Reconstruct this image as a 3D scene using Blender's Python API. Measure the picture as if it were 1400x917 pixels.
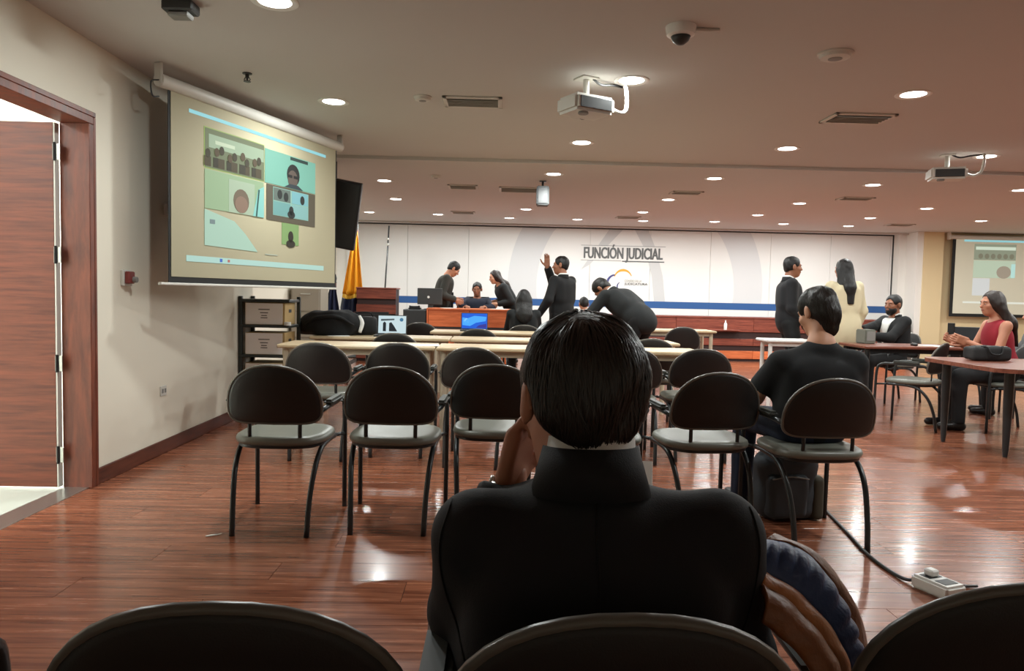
import bpy, bmesh, math, random
import numpy as np
from mathutils import Vector, Matrix

for _o in list(bpy.data.objects):
    bpy.data.objects.remove(_o)
SC = bpy.context.scene
COL = SC.collection
PI = math.pi
random.seed(7)

# ------------------------------------------------------------------ camera, world, light levels
cam_d = bpy.data.cameras.new('camera')
cam_d.sensor_width = 36.0
cam_d.lens = 36.0 * 1000.0 / 1400.0
cam_d.clip_start = 0.05
cam = bpy.data.objects.new('camera', cam_d)
COL.objects.link(cam)
_p, _y, _r = math.radians(3.15), math.radians(1.15), math.radians(1.26)
_f = Vector((math.sin(_y) * math.cos(_p), math.cos(_y) * math.cos(_p), -math.sin(_p)))
_r0 = Vector((math.cos(_y), -math.sin(_y), 0))
_u0 = _r0.cross(_f)
_R = _r0 * math.cos(_r) + _u0 * math.sin(_r)
_U = -_r0 * math.sin(_r) + _u0 * math.cos(_r)
_m = Matrix((_R, _U, -_f)).transposed().to_4x4()
_m.translation = (0, 0, 1.16)
cam.matrix_world = _m
SC.camera = cam

world = bpy.data.worlds.new('world')
SC.world = world
world.use_nodes = True
world.node_tree.nodes['Background'].inputs[0].default_value = (0.75, 0.8, 0.85, 1)
world.node_tree.nodes['Background'].inputs[1].default_value = 0.05

vs = SC.view_settings
vs.view_transform = 'Standard'
vs.look = 'None'
vs.gamma = 1.0
vs.use_curve_mapping = False
vs.exposure = 0.0
LAMP_W = 24.5          # watts of each ceiling downlight
CEIL = 2.54            # ceiling height

# ceiling panels of the corridor outside the open door
for _y, _e in ((5.6, 230.0), (1.9, 120.0)):
    _a = bpy.data.lights.new('corridor_light', 'AREA')
    _a.shape = 'RECTANGLE'; _a.size = 1.2; _a.size_y = 1.8; _a.energy = _e; _a.color = (0.97, 1.0, 0.98)
    _ao = bpy.data.objects.new('corridor_light', _a); COL.objects.link(_ao)
    _ao.location = (-3.7, _y, 2.66)

# ------------------------------------------------------------------ materials
def lin(c):
    out = []
    for v in c:
        v = v / 255.0
        out.append(v / 12.92 if v <= 0.04045 else ((v + 0.055) / 1.055) ** 2.4)
    return (*out, 1.0)

MATS = {}
def mat(name, rgb, rough=0.5, metal=0.0, var=0.0, vscale=6.0, bump=0.0, bscale=60.0, spec=0.5, emit=None, estr=0.0,
        coat=0.0, stretch=(1, 1, 1), alpha=1.0, sheen=0.0, trans=0.0):
    if name in MATS:
        return MATS[name]
    m = bpy.data.materials.new(name)
    m.use_nodes = True
    nt = m.node_tree
    b = nt.nodes['Principled BSDF']
    c = lin(rgb)
    b.inputs['Base Color'].default_value = c
    b.inputs['Roughness'].default_value = rough
    b.inputs['Metallic'].default_value = metal
    b.inputs['Specular IOR Level'].default_value = spec
    b.inputs['Coat Weight'].default_value = coat
    b.inputs['Sheen Weight'].default_value = sheen
    b.inputs['Transmission Weight'].default_value = trans
    if emit is not None:
        b.inputs['Emission Color'].default_value = lin(emit)
        b.inputs['Emission Strength'].default_value = estr
    if var or bump:
        tc = nt.nodes.new('ShaderNodeTexCoord')
        mp = nt.nodes.new('ShaderNodeMapping')
        mp.inputs['Scale'].default_value = stretch
        nt.links.new(tc.outputs['Object'], mp.inputs['Vector'])
    if var:
        n = nt.nodes.new('ShaderNodeTexNoise')
        n.inputs['Scale'].default_value = vscale
        n.inputs['Detail'].default_value = 5
        nt.links.new(mp.outputs[0], n.inputs['Vector'])
        mx = nt.nodes.new('ShaderNodeMix'); mx.data_type = 'RGBA'
        mx.inputs[6].default_value = tuple(v * (1 - var) for v in c[:3]) + (1,)
        mx.inputs[7].default_value = tuple(min(1, v * (1 + var)) for v in c[:3]) + (1,)
        nt.links.new(n.outputs['Fac'], mx.inputs[0])
        nt.links.new(mx.outputs[2], b.inputs['Base Color'])
    if bump:
        n2 = nt.nodes.new('ShaderNodeTexNoise')
        n2.inputs['Scale'].default_value = bscale
        n2.inputs['Detail'].default_value = 4
        nt.links.new(mp.outputs[0], n2.inputs['Vector'])
        bp = nt.nodes.new('ShaderNodeBump')
        bp.inputs['Strength'].default_value = bump
        bp.inputs['Distance'].default_value = 0.01
        nt.links.new(n2.outputs['Fac'], bp.inputs['Height'])
        nt.links.new(bp.outputs[0], b.inputs['Normal'])
    MATS[name] = m
    return m

def wood(name, dark, light, rough=0.3, scale=(1.2, 14, 14), coat=0.0, rand=0.25, spec=0.5, world_space=True, blotch=0.0):
    """grain stretched along x; every piece gets its own tone and its own stretch of grain"""
    if name in MATS:
        return MATS[name]
    m = bpy.data.materials.new(name); m.use_nodes = True
    nt = m.node_tree; b = nt.nodes['Principled BSDF']
    N = nt.nodes.new; L = nt.links.new
    tc = N('ShaderNodeTexCoord'); geo = N('ShaderNodeNewGeometry'); oi = N('ShaderNodeObjectInfo')
    wn = N('ShaderNodeTexWhiteNoise'); wn.noise_dimensions = '2D'
    cx = N('ShaderNodeCombineXYZ')
    L(oi.outputs['Random'], cx.inputs[0]); L(geo.outputs['Random Per Island'], cx.inputs[1]); L(cx.outputs[0], wn.inputs['Vector'])
    sc = N('ShaderNodeVectorMath'); sc.operation = 'SCALE'; sc.inputs[3].default_value = 37.0
    L(wn.outputs['Color'], sc.inputs[0])
    ad = N('ShaderNodeVectorMath'); ad.operation = 'ADD'
    L((geo.outputs['Position'] if world_space else tc.outputs['Object']), ad.inputs[0]); L(sc.outputs[0], ad.inputs[1])
    mp = N('ShaderNodeMapping'); mp.inputs['Scale'].default_value = scale
    L(ad.outputs[0], mp.inputs['Vector'])
    n1 = N('ShaderNodeTexNoise'); n1.inputs['Scale'].default_value = 2.2; n1.inputs['Detail'].default_value = 7; n1.inputs['Roughness'].default_value = 0.62
    n1.inputs['Distortion'].default_value = 0.35
    L(mp.outputs[0], n1.inputs['Vector'])
    rp = N('ShaderNodeMapRange'); rp.inputs[1].default_value = 0.34; rp.inputs[2].default_value = 0.66
    L(n1.outputs['Fac'], rp.inputs[0])
    mx = N('ShaderNodeMix'); mx.data_type = 'RGBA'
    mx.inputs[6].default_value = lin(dark); mx.inputs[7].default_value = lin(light)
    L(rp.outputs[0], mx.inputs[0])
    mul = N('ShaderNodeMapRange'); mul.inputs[3].default_value = 1 - rand; mul.inputs[4].default_value = 1 + rand
    L(wn.outputs['Value'], mul.inputs[0])
    hs = N('ShaderNodeHueSaturation'); L(mx.outputs[2], hs.inputs['Color']); L(mul.outputs[0], hs.inputs['Value'])
    L(hs.outputs[0], b.inputs['Base Color'])
    rr = N('ShaderNodeMapRange'); rr.inputs[3].default_value = rough * 0.85; rr.inputs[4].default_value = rough * 1.25
    L(n1.outputs['Fac'], rr.inputs[0]); L(rr.outputs[0], b.inputs['Roughness'])
    b.inputs['Coat Weight'].default_value = coat
    b.inputs['Coat Roughness'].default_value = 0.12
    b.inputs['Specular IOR Level'].default_value = spec
    bp = N('ShaderNodeBump'); bp.inputs['Strength'].default_value = 0.03; bp.inputs['Distance'].default_value = 0.001
    L(n1.outputs['Fac'], bp.inputs['Height']); L(bp.outputs[0], b.inputs['Normal'])
    MATS[name] = m
    return m

M_wall = mat('wall_paint', (226, 220, 203), 0.75, var=0.03, vscale=2, bump=0.04, bscale=180)
M_wallw = mat('wall_white', (232, 230, 224), 0.7, var=0.02, vscale=2)
M_cream = mat('wall_cream', (222, 202, 160), 0.75, var=0.03, vscale=2)
M_ceil = mat('ceiling_paint', (198, 195, 191), 0.8, var=0.02, vscale=1.5)
M_floor = wood('floor_laminate', (99, 53, 36), (160, 99, 71), 0.25, (0.9, 16, 16), coat=0.15, rand=0.08)
M_gap = mat('plank_joint', (45, 22, 17), 0.6)
M_door = wood('door_veneer', (84, 36, 22), (124, 62, 41), 0.42, (1.3, 16, 22), rand=0.05)
M_frame = wood('frame_veneer', (86, 40, 27), (128, 66, 45), 0.4, (10, 10, 1.6), rand=0.06)
M_base = wood('baseboard_wood', (70, 34, 24), (104, 56, 40), 0.45, (12, 1.4, 12), rand=0.05)
M_cherry = wood('cherry_wood', (100, 46, 36), (142, 72, 54), 0.4, (1.5, 10, 18), rand=0.08)
M_orange = wood('orange_wood', (186, 92, 50), (220, 122, 74), 0.4, (1.5, 10, 18), rand=0.06)
M_redtop = wood('red_table_wood', (98, 52, 40), (140, 84, 66), 0.28, (1.5, 14, 14), rand=0.06)
M_beige = wood('beige_table_wood', (190, 166, 130), (214, 194, 160), 0.4, (1.5, 12, 12), rand=0.05)
M_beigemetal = mat('beige_metal', (196, 184, 160), 0.45)
M_white = mat('white_plastic', (228, 228, 224), 0.4)
M_offwhite = mat('offwhite_plastic', (206, 204, 196), 0.5)
M_grey = mat('grey_plastic', (130, 130, 126), 0.5)
M_dgrey = mat('dark_grey_plastic', (52, 54, 54), 0.5)
M_black = mat('black_plastic', (20, 20, 21), 0.42, bump=0.05, bscale=300)
M_blackm = mat('black_metal', (26, 27, 28), 0.35)
M_tube = mat('tube_paint', (50, 53, 54), 0.3, metal=0.35)
M_shell = mat('chair_shell', (23, 21, 20), 0.48, bump=0.08, bscale=400)
M_cushion = mat('chair_cushion', (33, 33, 32), 0.75, bump=0.12, bscale=500)
M_vinyl = mat('seat_vinyl', (110, 111, 102), 0.36, bump=0.05, bscale=300)
M_arm = mat('armrest_plastic', (62, 64, 60), 0.48)
M_rim = mat('backrest_rim', (96, 93, 86), 0.3)  # plastic rim, paler in colour to carry the highlight along its edge
M_chrome = mat('brushed_steel', (190, 190, 186), 0.28, metal=0.9)
M_lamp = mat('lamp_glow', (255, 255, 250), 0.5, emit=(255, 250, 240), estr=14.0)
M_tile = mat('white_floor_tile', (216, 224, 214), 0.25, var=0.03)
M_card = mat('cardboard', (190, 160, 108), 0.8, var=0.06)
M_boxw = mat('box_front', (250, 243, 238), 0.75, var=0.03)
M_print = mat('print_grey', (110, 98, 92), 0.8)
M_shelf = mat('shelf_metal', (46, 52, 50), 0.45)
M_paper = mat('paper', (236, 236, 230), 0.7)
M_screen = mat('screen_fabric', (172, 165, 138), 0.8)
M_screen2 = mat('screen_fabric_lit', (190, 186, 168), 0.8, emit=(200, 196, 172), estr=.3)  # projector light on the far screen put in as faint fabric emission
M_screenblk = mat('screen_border', (18, 20, 20), 0.7)

# ------------------------------------------------------------------ mesh helpers
class MB:
    def __init__(s):
        s.v = []; s.f = []
    def add(s, vs_, fs_):
        o = len(s.v); s.v += [tuple(p) for p in vs_]; s.f += [tuple(i + o for i in f) for f in fs_]
        return s
    def box(s, x0, x1, y0, y1, z0, z1, M=None):
        vs_ = [(x, y, z) for z in (z0, z1) for y in (y0, y1) for x in (x0, x1)]
        if M is not None: vs_ = [M @ Vector(p) for p in vs_]
        return s.add(vs_, [(0, 2, 3, 1), (4, 5, 7, 6), (0, 1, 5, 4), (2, 6, 7, 3), (0, 4, 6, 2), (1, 3, 7, 5)])
    def bbox(s, x0, x1, y0, y1, z0, z1, b=0.004, M=None):
        """box with a chamfer on every edge"""
        b = min(b, (x1 - x0) * .45, (y1 - y0) * .45, (z1 - z0) * .45)
        bm = bmesh.new()
        bmesh.ops.create_cube(bm, size=1)
        for v in bm.verts:
            v.co = ((x0 + x1) / 2 + v.co.x * (x1 - x0), (y0 + y1) / 2 + v.co.y * (y1 - y0), (z0 + z1) / 2 + v.co.z * (z1 - z0))
        bmesh.ops.bevel(bm, geom=bm.edges[:], offset=b, segments=2 if b > .008 else 1, affect='EDGES')
        bm.verts.index_update()
        vs_ = [(M @ v.co if M is not None else v.co.copy()) for v in bm.verts]
        fs_ = [tuple(v.index for v in f.verts) for f in bm.faces]
        bm.free()
        return s.add(vs_, fs_)
    def tube(s, pts, r, n=8, smooth=0, cap=True, squash=1.0):
        pts = [Vector(p) for p in pts]
        rr = r if isinstance(r, (list, tuple)) else [r] * len(pts)
        if smooth:
            pts, rr = catmull(pts, rr, smooth)
        rings = []
        up = None
        for i, p in enumerate(pts):
            t = (pts[min(i + 1, len(pts) - 1)] - pts[max(i - 1, 0)])
            if t.length < 1e-9: t = Vector((0, 0, 1))
            t.normalize()
            if up is None:
                up = Vector((0, 0, 1)) if abs(t.z) < .9 else Vector((1, 0, 0))
            a = t.cross(up)
            if a.length < 1e-6: a = t.orthogonal()
            a.normalize(); bb = a.cross(t).normalized(); up = bb
            rings.append([p + (a * math.cos(2 * PI * k / n) + bb * math.sin(2 * PI * k / n) * squash) * rr[i] for k in range(n)])
        vs_ = [q for g in rings for q in g]; fs_ = []
        for i in range(len(rings) - 1):
            for k in range(n):
                fs_.append((i * n + k, i * n + (k + 1) % n, (i + 1) * n + (k + 1) % n, (i + 1) * n + k))
        if cap:
            fs_.append(tuple(range(n - 1, -1, -1))); fs_.append(tuple((len(rings) - 1) * n + k for k in range(n)))
        return s.add(vs_, fs_)
    def lathe(s, prof, n=24, c=(0, 0, 0), M=None):
        vs_ = []; fs_ = []
        for (r, z) in prof:
            for k in range(n):
                vs_.append(Vector((c[0] + r * math.cos(2 * PI * k / n), c[1] + r * math.sin(2 * PI * k / n), c[2] + z)))
        if M is not None: vs_ = [M @ p for p in vs_]
        for i in range(len(prof) - 1):
            for k in range(n):
                fs_.append((i * n + k, i * n + (k + 1) % n, (i + 1) * n + (k + 1) % n, (i + 1) * n + k))
        fs_.append(tuple(range(n - 1, -1, -1))); fs_.append(tuple((len(prof) - 1) * n + k for k in range(n)))
        return s.add(vs_, fs_)
    def ball(s, c, r, nu=14, nv=9, M=None):
        rx, ry, rz = r if isinstance(r, (list, tuple)) else (r, r, r)
        vs_ = [Vector((0, 0, rz))]
        for j in range(1, nv):
            a = PI * j / nv
            for i in range(nu):
                bb = 2 * PI * i / nu
                vs_.append(Vector((rx * math.sin(a) * math.cos(bb), ry * math.sin(a) * math.sin(bb), rz * math.cos(a))))
        vs_.append(Vector((0, 0, -rz)))
        fs_ = []
        for i in range(nu):
            fs_.append((0, 1 + i, 1 + (i + 1) % nu))
            for j in range(nv - 2):
                o = 1 + j * nu
                fs_.append((o + i, o + nu + i, o + nu + (i + 1) % nu, o + (i + 1) % nu))
            o = 1 + (nv - 2) * nu
            fs_.append((o + i, len(vs_) - 1, o + (i + 1) % nu))
        c = Vector(c)
        vs_ = [(M @ p if M is not None else p) + c for p in vs_]
        return s.add(vs_, fs_)
    def prism(s, poly, d0, d1, fn):
        """polygon (a,b) extruded from d0 to d1; fn(a,b,d) -> xyz"""
        n = len(poly)
        vs_ = [fn(a, b, d0) for a, b in poly] + [fn(a, b, d1) for a, b in poly]
        fs_ = [tuple(range(n - 1, -1, -1)), tuple(range(n, 2 * n))] + [(i, (i + 1) % n, n + (i + 1) % n, n + i) for i in range(n)]
        return s.add(vs_, fs_)
    def mesh(s, name, m, smooth=False, fix=True):
        me = bpy.data.meshes.new(name)
        me.from_pydata([tuple(p) for p in s.v], [], s.f)
        if fix:
            bm = bmesh.new(); bm.from_mesh(me)
            bmesh.ops.recalc_face_normals(bm, faces=bm.faces[:])
            bm.to_mesh(me); bm.free()
        if smooth:
            me.polygons.foreach_set('use_smooth', [True] * len(me.polygons))
            if smooth == 'auto':
                try: me.set_sharp_from_angle(angle=math.radians(40))
                except Exception: pass
        if m: me.materials.append(m)
        me.update()
        return me
    def build(s, name, m, parent=None, smooth=False, loc=None):
        o = bpy.data.objects.new(name, s.mesh(name, m, smooth))
        COL.objects.link(o)
        if parent is not None: o.parent = parent
        if loc is not None: o.location = loc
        return o

def catmull(pts, rr, k):
    out = []; ro = []
    P = [pts[0] * 2 - pts[1]] + pts + [pts[-1] * 2 - pts[-2]]
    for i in range(1, len(P) - 2):
        for j in range(k):
            t = j / k
            a, b, c, d = P[i - 1], P[i], P[i + 1], P[i + 2]
            out.append(0.5 * ((2 * b) + (c - a) * t + (2 * a - 5 * b + 4 * c - d) * t * t + (3 * b - a - 3 * c + d) * t ** 3))
            ro.append(rr[i - 1] * (1 - t) + rr[i] * t)
    out.append(pts[-1]); ro.append(rr[-1])
    return out, ro

def tag(o, label=None, cat=None, group=None, kind=None):
    if label: o['label'] = label
    if cat: o['category'] = cat
    if group: o['group'] = group
    if kind: o['kind'] = kind
    return o

def thing(name, label, cat, loc=(0, 0, 0), rz=0.0, group=None):
    o = bpy.data.objects.new(name, None); COL.objects.link(o)
    o.empty_display_size = 0.1
    o.location = loc; o.rotation_euler = (0, 0, rz)
    return tag(o, label, cat, group)

def dup(root, loc, rz, label, group=None):
    r = root.copy(); COL.objects.link(r); r.location = loc; r.rotation_euler = (0, 0, rz)
    r['label'] = label
    if group: r['group'] = group
    for ch in root.children:
        c = ch.copy(); COL.objects.link(c); c.parent = r
        for g in ch.children:
            d = g.copy(); COL.objects.link(d); d.parent = c
    return r

def struct(name, mb, m, parent=None, label=None):
    o = mb.build(name, m, parent)
    o['kind'] = 'structure'
    if label: o['label'] = label
    return o

def text_mesh(txt, size, offset=0.0, extrude=0.0):
    cu = bpy.data.curves.new('lettering', 'FONT'); cu.body = txt; cu.size = size; cu.offset = offset; cu.extrude = extrude
    cu.align_x = 'LEFT'; cu.resolution_u = 3
    ob = bpy.data.objects.new('lettering', cu); COL.objects.link(ob)
    bpy.context.view_layer.update()
    me = bpy.data.meshes.new_from_object(ob.evaluated_get(bpy.context.evaluated_depsgraph_get()))
    bpy.data.objects.remove(ob); bpy.data.curves.remove(cu)
    return me

# ------------------------------------------------------------------ the room
LX = -2.33      # face of the left wall
BX = -3.2       # left wall beyond the step
BY = 14.55      # back wall
RX = 11.4
fl = struct('floor', MB().box(-2.47, RX + .1, -1.6, BY + .1, -0.1, -0.006), M_gap, label='glossy reddish brown laminate plank floor')
struct('floor_back_left', MB().box(BX - .1, -2.47, 7.0, BY + .1, -0.1, 0.0), M_floor, label='laminate floor beyond the wall step')
# planks: each a piece; the nearest / largest 300 single, the rest joined
PW, PL, G = 0.193, 1.29, 0.0009
pl_mb = MB().bbox(G, PL - G, G, PW - G, -0.006, 0.0, b=0.0006)
plank_me = pl_mb.mesh('plank', M_floor)
rows = []
y = -1.55; r = 0
while y < BY:
    x = LX - (0.43 * r % 1.0) * PL
    while x < RX:
        rows.append((x, y)); x += PL
    y += PW; r += 1
def in_view(p):
    x, y = p[0] + PL / 2, p[1]
    return y > 0.6 and -0.9 * y - .9 < x < 0.78 * y + .8
cand = sorted([p for p in rows if in_view(p) and p[0] >= LX and p[0] + PL <= RX], key=lambda p: (p[0] + PL / 2) ** 2 * .3 + p[1] ** 2)
near = set(cand[:300])
k = 0
for p in rows:
    if p in near:
        o = bpy.data.objects.new('plank', plank_me); COL.objects.link(o); o.parent = fl; o.location = (p[0], p[1], 0)
rest = MB()
for p in rows:
    if p in near: continue
    x0, x1 = max(p[0], LX), min(p[0] + PL, RX)
    if x1 - x0 < .01: continue
    rest.box(x0 + G, x1 - G, p[1] + G, p[1] + PW - G, -0.006, 0.0)
ro = rest.build('plank_field', M_floor, fl); ro['kind'] = 'stuff'

cl = struct('ceiling', MB().box(BX - .1, RX + .1, -1.6, BY + .1, CEIL, CEIL + .12), M_ceil, label='plain off-white plaster ceiling with recessed downlights')
bm_ = MB().box(BX, RX, 7.52, 7.82, CEIL - .035, CEIL + .01)
struct('ceiling_beam', bm_, M_ceil, label='shallow downstand strip across the ceiling')
struct('trim_1', MB().box(BX, RX, BY - .32, BY - .2, CEIL - .03, CEIL + .01), M_ceil, label='thin cove strip along the ceiling at the back wall')

T = -2.47
wl = MB().box(T, LX, -1.6, 3.12, 0, CEIL).box(T, LX, 4.235, 7.0, 0, CEIL).box(T, LX, 3.12, 4.235, 2.105, CEIL)
wl.box(BX - .1, T, 6.9, 7.0, 0, CEIL).box(BX - .1, BX, 7.0, BY, 0, CEIL)
struct('wall_left', wl, M_wall, label='cream painted wall on the left with the door opening')
struct('wall_back', MB().box(BX - .1, 8.2, BY, BY + .1, 0, CEIL), M_wallw, label='white back wall carrying the mural')
struct('wall_back_right', MB().box(8.12, 8.5, 13.9, BY, 0, CEIL).box(8.5, RX, 14.0, BY, 0, CEIL), M_cream, label='cream wall section behind the second projector screen')
struct('wall_pilaster', MB().box(8.0, 8.12, 13.92, BY, 0, CEIL).box(7.86, 8.0, 14.3, BY, 0, CEIL), M_wallw, label='white side face of the wall step right of the mural')
struct('wall_right', MB().box(RX, RX + .1, -1.6, BY, 0, CEIL), M_wall)
struct('wall_front', MB().box(BX, RX, -1.7, -1.6, 0, CEIL), M_wall)
struct('baseboard_left', MB().bbox(LX, LX + .015, 4.27, 6.99, 0, .095, b=.004), M_base, label='dark reddish wooden baseboard along the left wall')
struct('baseboard_back', MB().bbox(BX + .02, BX + .035, 7.05, BY - .02, 0, .095, b=.004), M_base)
# corridor outside the door
struct('corridor_floor', MB().box(-5.0, T, 0.5, 6.9, -0.08, 0.0), M_tile, label='pale tiled corridor floor outside the open door')
struct('corridor_wall', MB().box(-5.1, -5.0, .5, 6.9, 0, 2.7).box(-5.0, T, 6.8, 6.9, 0, 2.7).box(-5.0, T, .4, .5, 0, 2.7), M_wallw, label='bright white corridor wall outside the door')
struct('corridor_ceiling', MB().box(-5.1, T, .4, 6.9, 2.7, 2.8), M_wallw)
# floor joints of the corridor tiles
# door frame
fr = bpy.data.objects.new('trim_2', None); COL.objects.link(fr); fr['kind'] = 'structure'; fr['label'] = 'brown veneered door frame in the left wall'
MB().bbox(T - .005, LX + .022, 4.197, 4.24, 0, 2.07, b=.003).build('jamb', M_frame, fr)
MB().bbox(T - .005, LX + .022, 3.11, 3.15, 0, 2.07, b=.003).build('jamb', M_frame, fr)
MB().bbox(T - .005, LX + .022, 3.11, 4.24, 2.07, 2.112, b=.003).build('header', M_frame, fr)
MB().bbox(LX + .0, LX + .024, 4.24, 4.263, 0, 2.112, b=.003).build('architrave', M_frame, fr)
MB().bbox(LX + .0, LX + .024, 3.05, 4.263, 2.112, 2.14, b=.003).build('architrave', M_frame, fr)
MB().bbox(T, LX, 3.12, 4.2, -.001, .004, b=.001).build('threshold', M_chrome, fr)
dr = bpy.data.objects.new('door_1', None); COL.objects.link(dr); dr['kind'] = 'structure'; dr['label'] = 'brown wood-veneer door swung open into the corridor'
dr.location = (-2.475, 4.16, 0)
MB().bbox(-.93, -.012, -.0, .042, .012, 2.062, b=.003).build('leaf', M_door, dr)
MB().box(-.012, -.004, .0, .042, .012, 2.062).build('edge_strip', M_offwhite, dr)
for z in (.20, .72, 1.33, 1.90):
    h = MB().bbox(-.014, .028, -.006, .0, z - .045, z + .045, b=.002).build('hinge', M_chrome, dr)
    MB().tube([(.0, -.01, z - .05), (.0, -.01, z + .05)], .008, 8).build('hinge_pin', M_blackm, h)
hd = MB().tube([(-.86, -.0, 1.02), (-.86, -.05, 1.02), (-.75, -.05, 1.02)], .01, 8).build('door_handle', M_chrome, dr)

# ------------------------------------------------------------------ downlights and ceiling fittings
ring_me = MB().lathe([(.078, -.001), (.092, -.004), (.108, -.006), (.113, -.003), (.113, .012), (.078, .012)], 28).mesh('trim_ring', M_white, 'auto')
diff_me = MB().lathe([(.0005, -.0025), (.04, -.0025), (.079, -.0015), (.079, .004), (.0005, .004)], 28).mesh('diffuser', M_lamp, True)
lamp_rows = [
    [(-1.10, 3.61)],
    [(0.82, 4.72), (2.71, 4.855), (-1.23, 5.446)],
    [(0.72, 6.64), (2.59, 6.66), (4.50, 6.78)],
    [(-1.44, 9.18), (0.60, 8.37), (2.44, 8.39), (4.36, 8.57), (6.19, 8.68)],
    [(-1.54, 10.93), (2.35, 10.27), (4.22, 10.32), (6.16, 10.53)],
    [(-2.26, 12.8), (0.42, 11.82), (2.30, 11.83), (4.17, 11.84), (6.02, 11.87), (7.87, 11.9)],
    [(-1.08, 12.89), (0.17, 13.2), (1.39, 13.18), (2.57, 13.16), (3.81, 13.0), (5.08, 13.09), (6.30, 13.19)],
]
ORD = ['first', 'second', 'third', 'fourth', 'fifth', 'sixth', 'seventh']
def downlight(x, y, label, group='recessed ceiling downlights'):
    t = thing('ceiling_downlight', label, 'downlight', (x, y, CEIL), 0, group)
    for nm, me in (('trim_ring', ring_me), ('diffuser', diff_me)):
        o = bpy.data.objects.new(nm, me); COL.objects.link(o); o.parent = t
    ld = LAMP_DATA
    lo = bpy.data.objects.new('lamp_light', ld); COL.objects.link(lo); lo.parent = t; lo.location = (0, 0, -.012)
LAMP_DATA = bpy.data.lights.new('lamp_light', 'AREA')
LAMP_DATA.shape = 'DISK'; LAMP_DATA.size = .15; LAMP_DATA.energy = LAMP_W; LAMP_DATA.color = (0.935, 0.985, 0.965)
for ri, row in enumerate(lamp_rows):
    srt = sorted(row)
    for (x, y) in row:
        i = srt.index((x, y))
        if ri == 0: lb = 'round glowing downlight cut by the top edge, nearest the camera'
        else: lb = 'round recessed downlight, %s from left in the %s ceiling row from the camera' % (ORD[i], ORD[ri])
        downlight(x, y, lb)
for (x, y) in ((2.72, 2.9), (4.6, 2.9), (4.6, 4.8), (6.4, 4.9), (6.4, 6.8), (8.2, 6.8), (8.2, 8.7), (8.0, 10.4), (9.9, 8.7), (9.9, 11.9)):
    downlight(x, y, 'recessed downlight outside the picture beyond its edges', 'downlights beyond the picture edges')

def vent(x, y, w, d, label, slats=5):
    t = thing('ceiling_vent', label, 'air vent', (x, y, CEIL), 0, 'ceiling air vents')
    MB().box(-w / 2 + .02, w / 2 - .02, -d / 2 + .02, d / 2 - .02, -.003, .0).build('backing', M_dgrey, t)
    f = MB()
    for a in ((-w / 2, w / 2, -d / 2, -d / 2 + .03), (-w / 2, w / 2, d / 2 - .03, d / 2), (-w / 2, -w / 2 + .03, -d / 2, d / 2), (w / 2 - .03, w / 2, -d / 2, d / 2)):
        f.bbox(a[0], a[1], a[2], a[3], -.014, 0, b=.003)
    f.build('frame', M_offwhite, t)
    sm = None
    for i in range(slats):
        yy = -d / 2 + .04 + (d - .08) * (i + .5) / slats
        if sm is None:
            Mx = Matrix.Rotation(.7, 4, 'X')
            sm = MB().box(-w / 2 + .03, w / 2 - .03, -.014, .014, -.0012, .0012, M=Mx).mesh('slat', M_offwhite)
        o = bpy.data.objects.new('slat', sm); COL.objects.link(o); o.parent = t; o.location = (0, yy, -.012)
vent(-.21, 5.33, .42, .28, 'slatted ceiling vent left of the near projector')
vent(2.66, 5.5, .46, .3, 'slatted ceiling vent beside the brightest right downlight')
vent(-.48, 9.5, .38, .34, 'dark ceiling vent past the beam, left of the hanging speaker')
vent(-.62, 12.45, .4, .3, 'far ceiling vent above the standing clerk at the bench', 4)
vent(2.41, 9.53, .4, .26, 'ceiling vent behind the beam near the middle downlights', 4)
vent(4.70, 9.68, .42, .26, 'ceiling vent past the beam on the right', 4)
vent(6.99, 12.75, .42, .3, 'farthest right ceiling vent near the back wall', 4)
vent(2.2, 12.6, .4, .28, 'far ceiling vent above the wall lettering', 4)
vent(.295, 9.63, .62, .42, 'pale square ceiling grille behind the hanging speaker', 6)

def disc(x, y, rr, label, name='smoke_detector', cat='smoke detector', h=.03):
    t = thing(name, label, cat, (x, y, CEIL))
    MB().lathe([(rr * .55, -h), (rr * .82, -h * .85), (rr * .9, -h * .35), (rr, -h * .25), (rr, 0)], 24).build('housing', M_offwhite, t, 'auto')
    MB().lathe([(rr * .25, -h - .004), (rr * .4, -h - .002), (rr * .4, -h + .002)], 16).build('sensor_cap', M_grey, t, 'auto')
disc(-.56, 5.24, .065, 'small flat ceiling disc left of the near vent')
disc(1.845, 4.11, .095, 'round ceiling disc between dome camera and bright right lamp')
disc(-.76, 8.68, .06, 'small ceiling disc just past the beam on the left')
# sprinkler
sp = thing('sprinkler_head', 'small dark sprinkler head on the ceiling by the screen casing', 'sprinkler', (-1.634, 4.795, CEIL))
MB().lathe([(.03, 0), (.03, -.006), (.012, -.008), (.012, -.03)], 14).build('escutcheon', M_dgrey, sp, 'auto')
MB().lathe([(.022, -.055), (.024, -.052), (.006, -.05), (.006, -.03), (.009, -.03)], 12).build('deflector', M_dgrey, sp, 'auto')
MB().tube([(-.012, 0, -.028), (-.02, 0, -.04), (-.004, 0, -.053)], .003, 6).tube([(.012, 0, -.028), (.02, 0, -.04), (.004, 0, -.053)], .003, 6).build('yoke', M_dgrey, sp)
# small dark ceiling bracket at the top left edge
cb = thing('ceiling_bracket', 'dark ceiling bracket cut by the top edge above the screen', 'bracket', (-1.568, 3.66, CEIL))
MB().bbox(-.075, .075, -.05, .05, -.05, 0, b=.008).build('housing', M_dgrey, cb)
MB().bbox(-.05, .05, -.035, .035, -.075, -.05, b=.006).build('plate', M_grey, cb)
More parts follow.
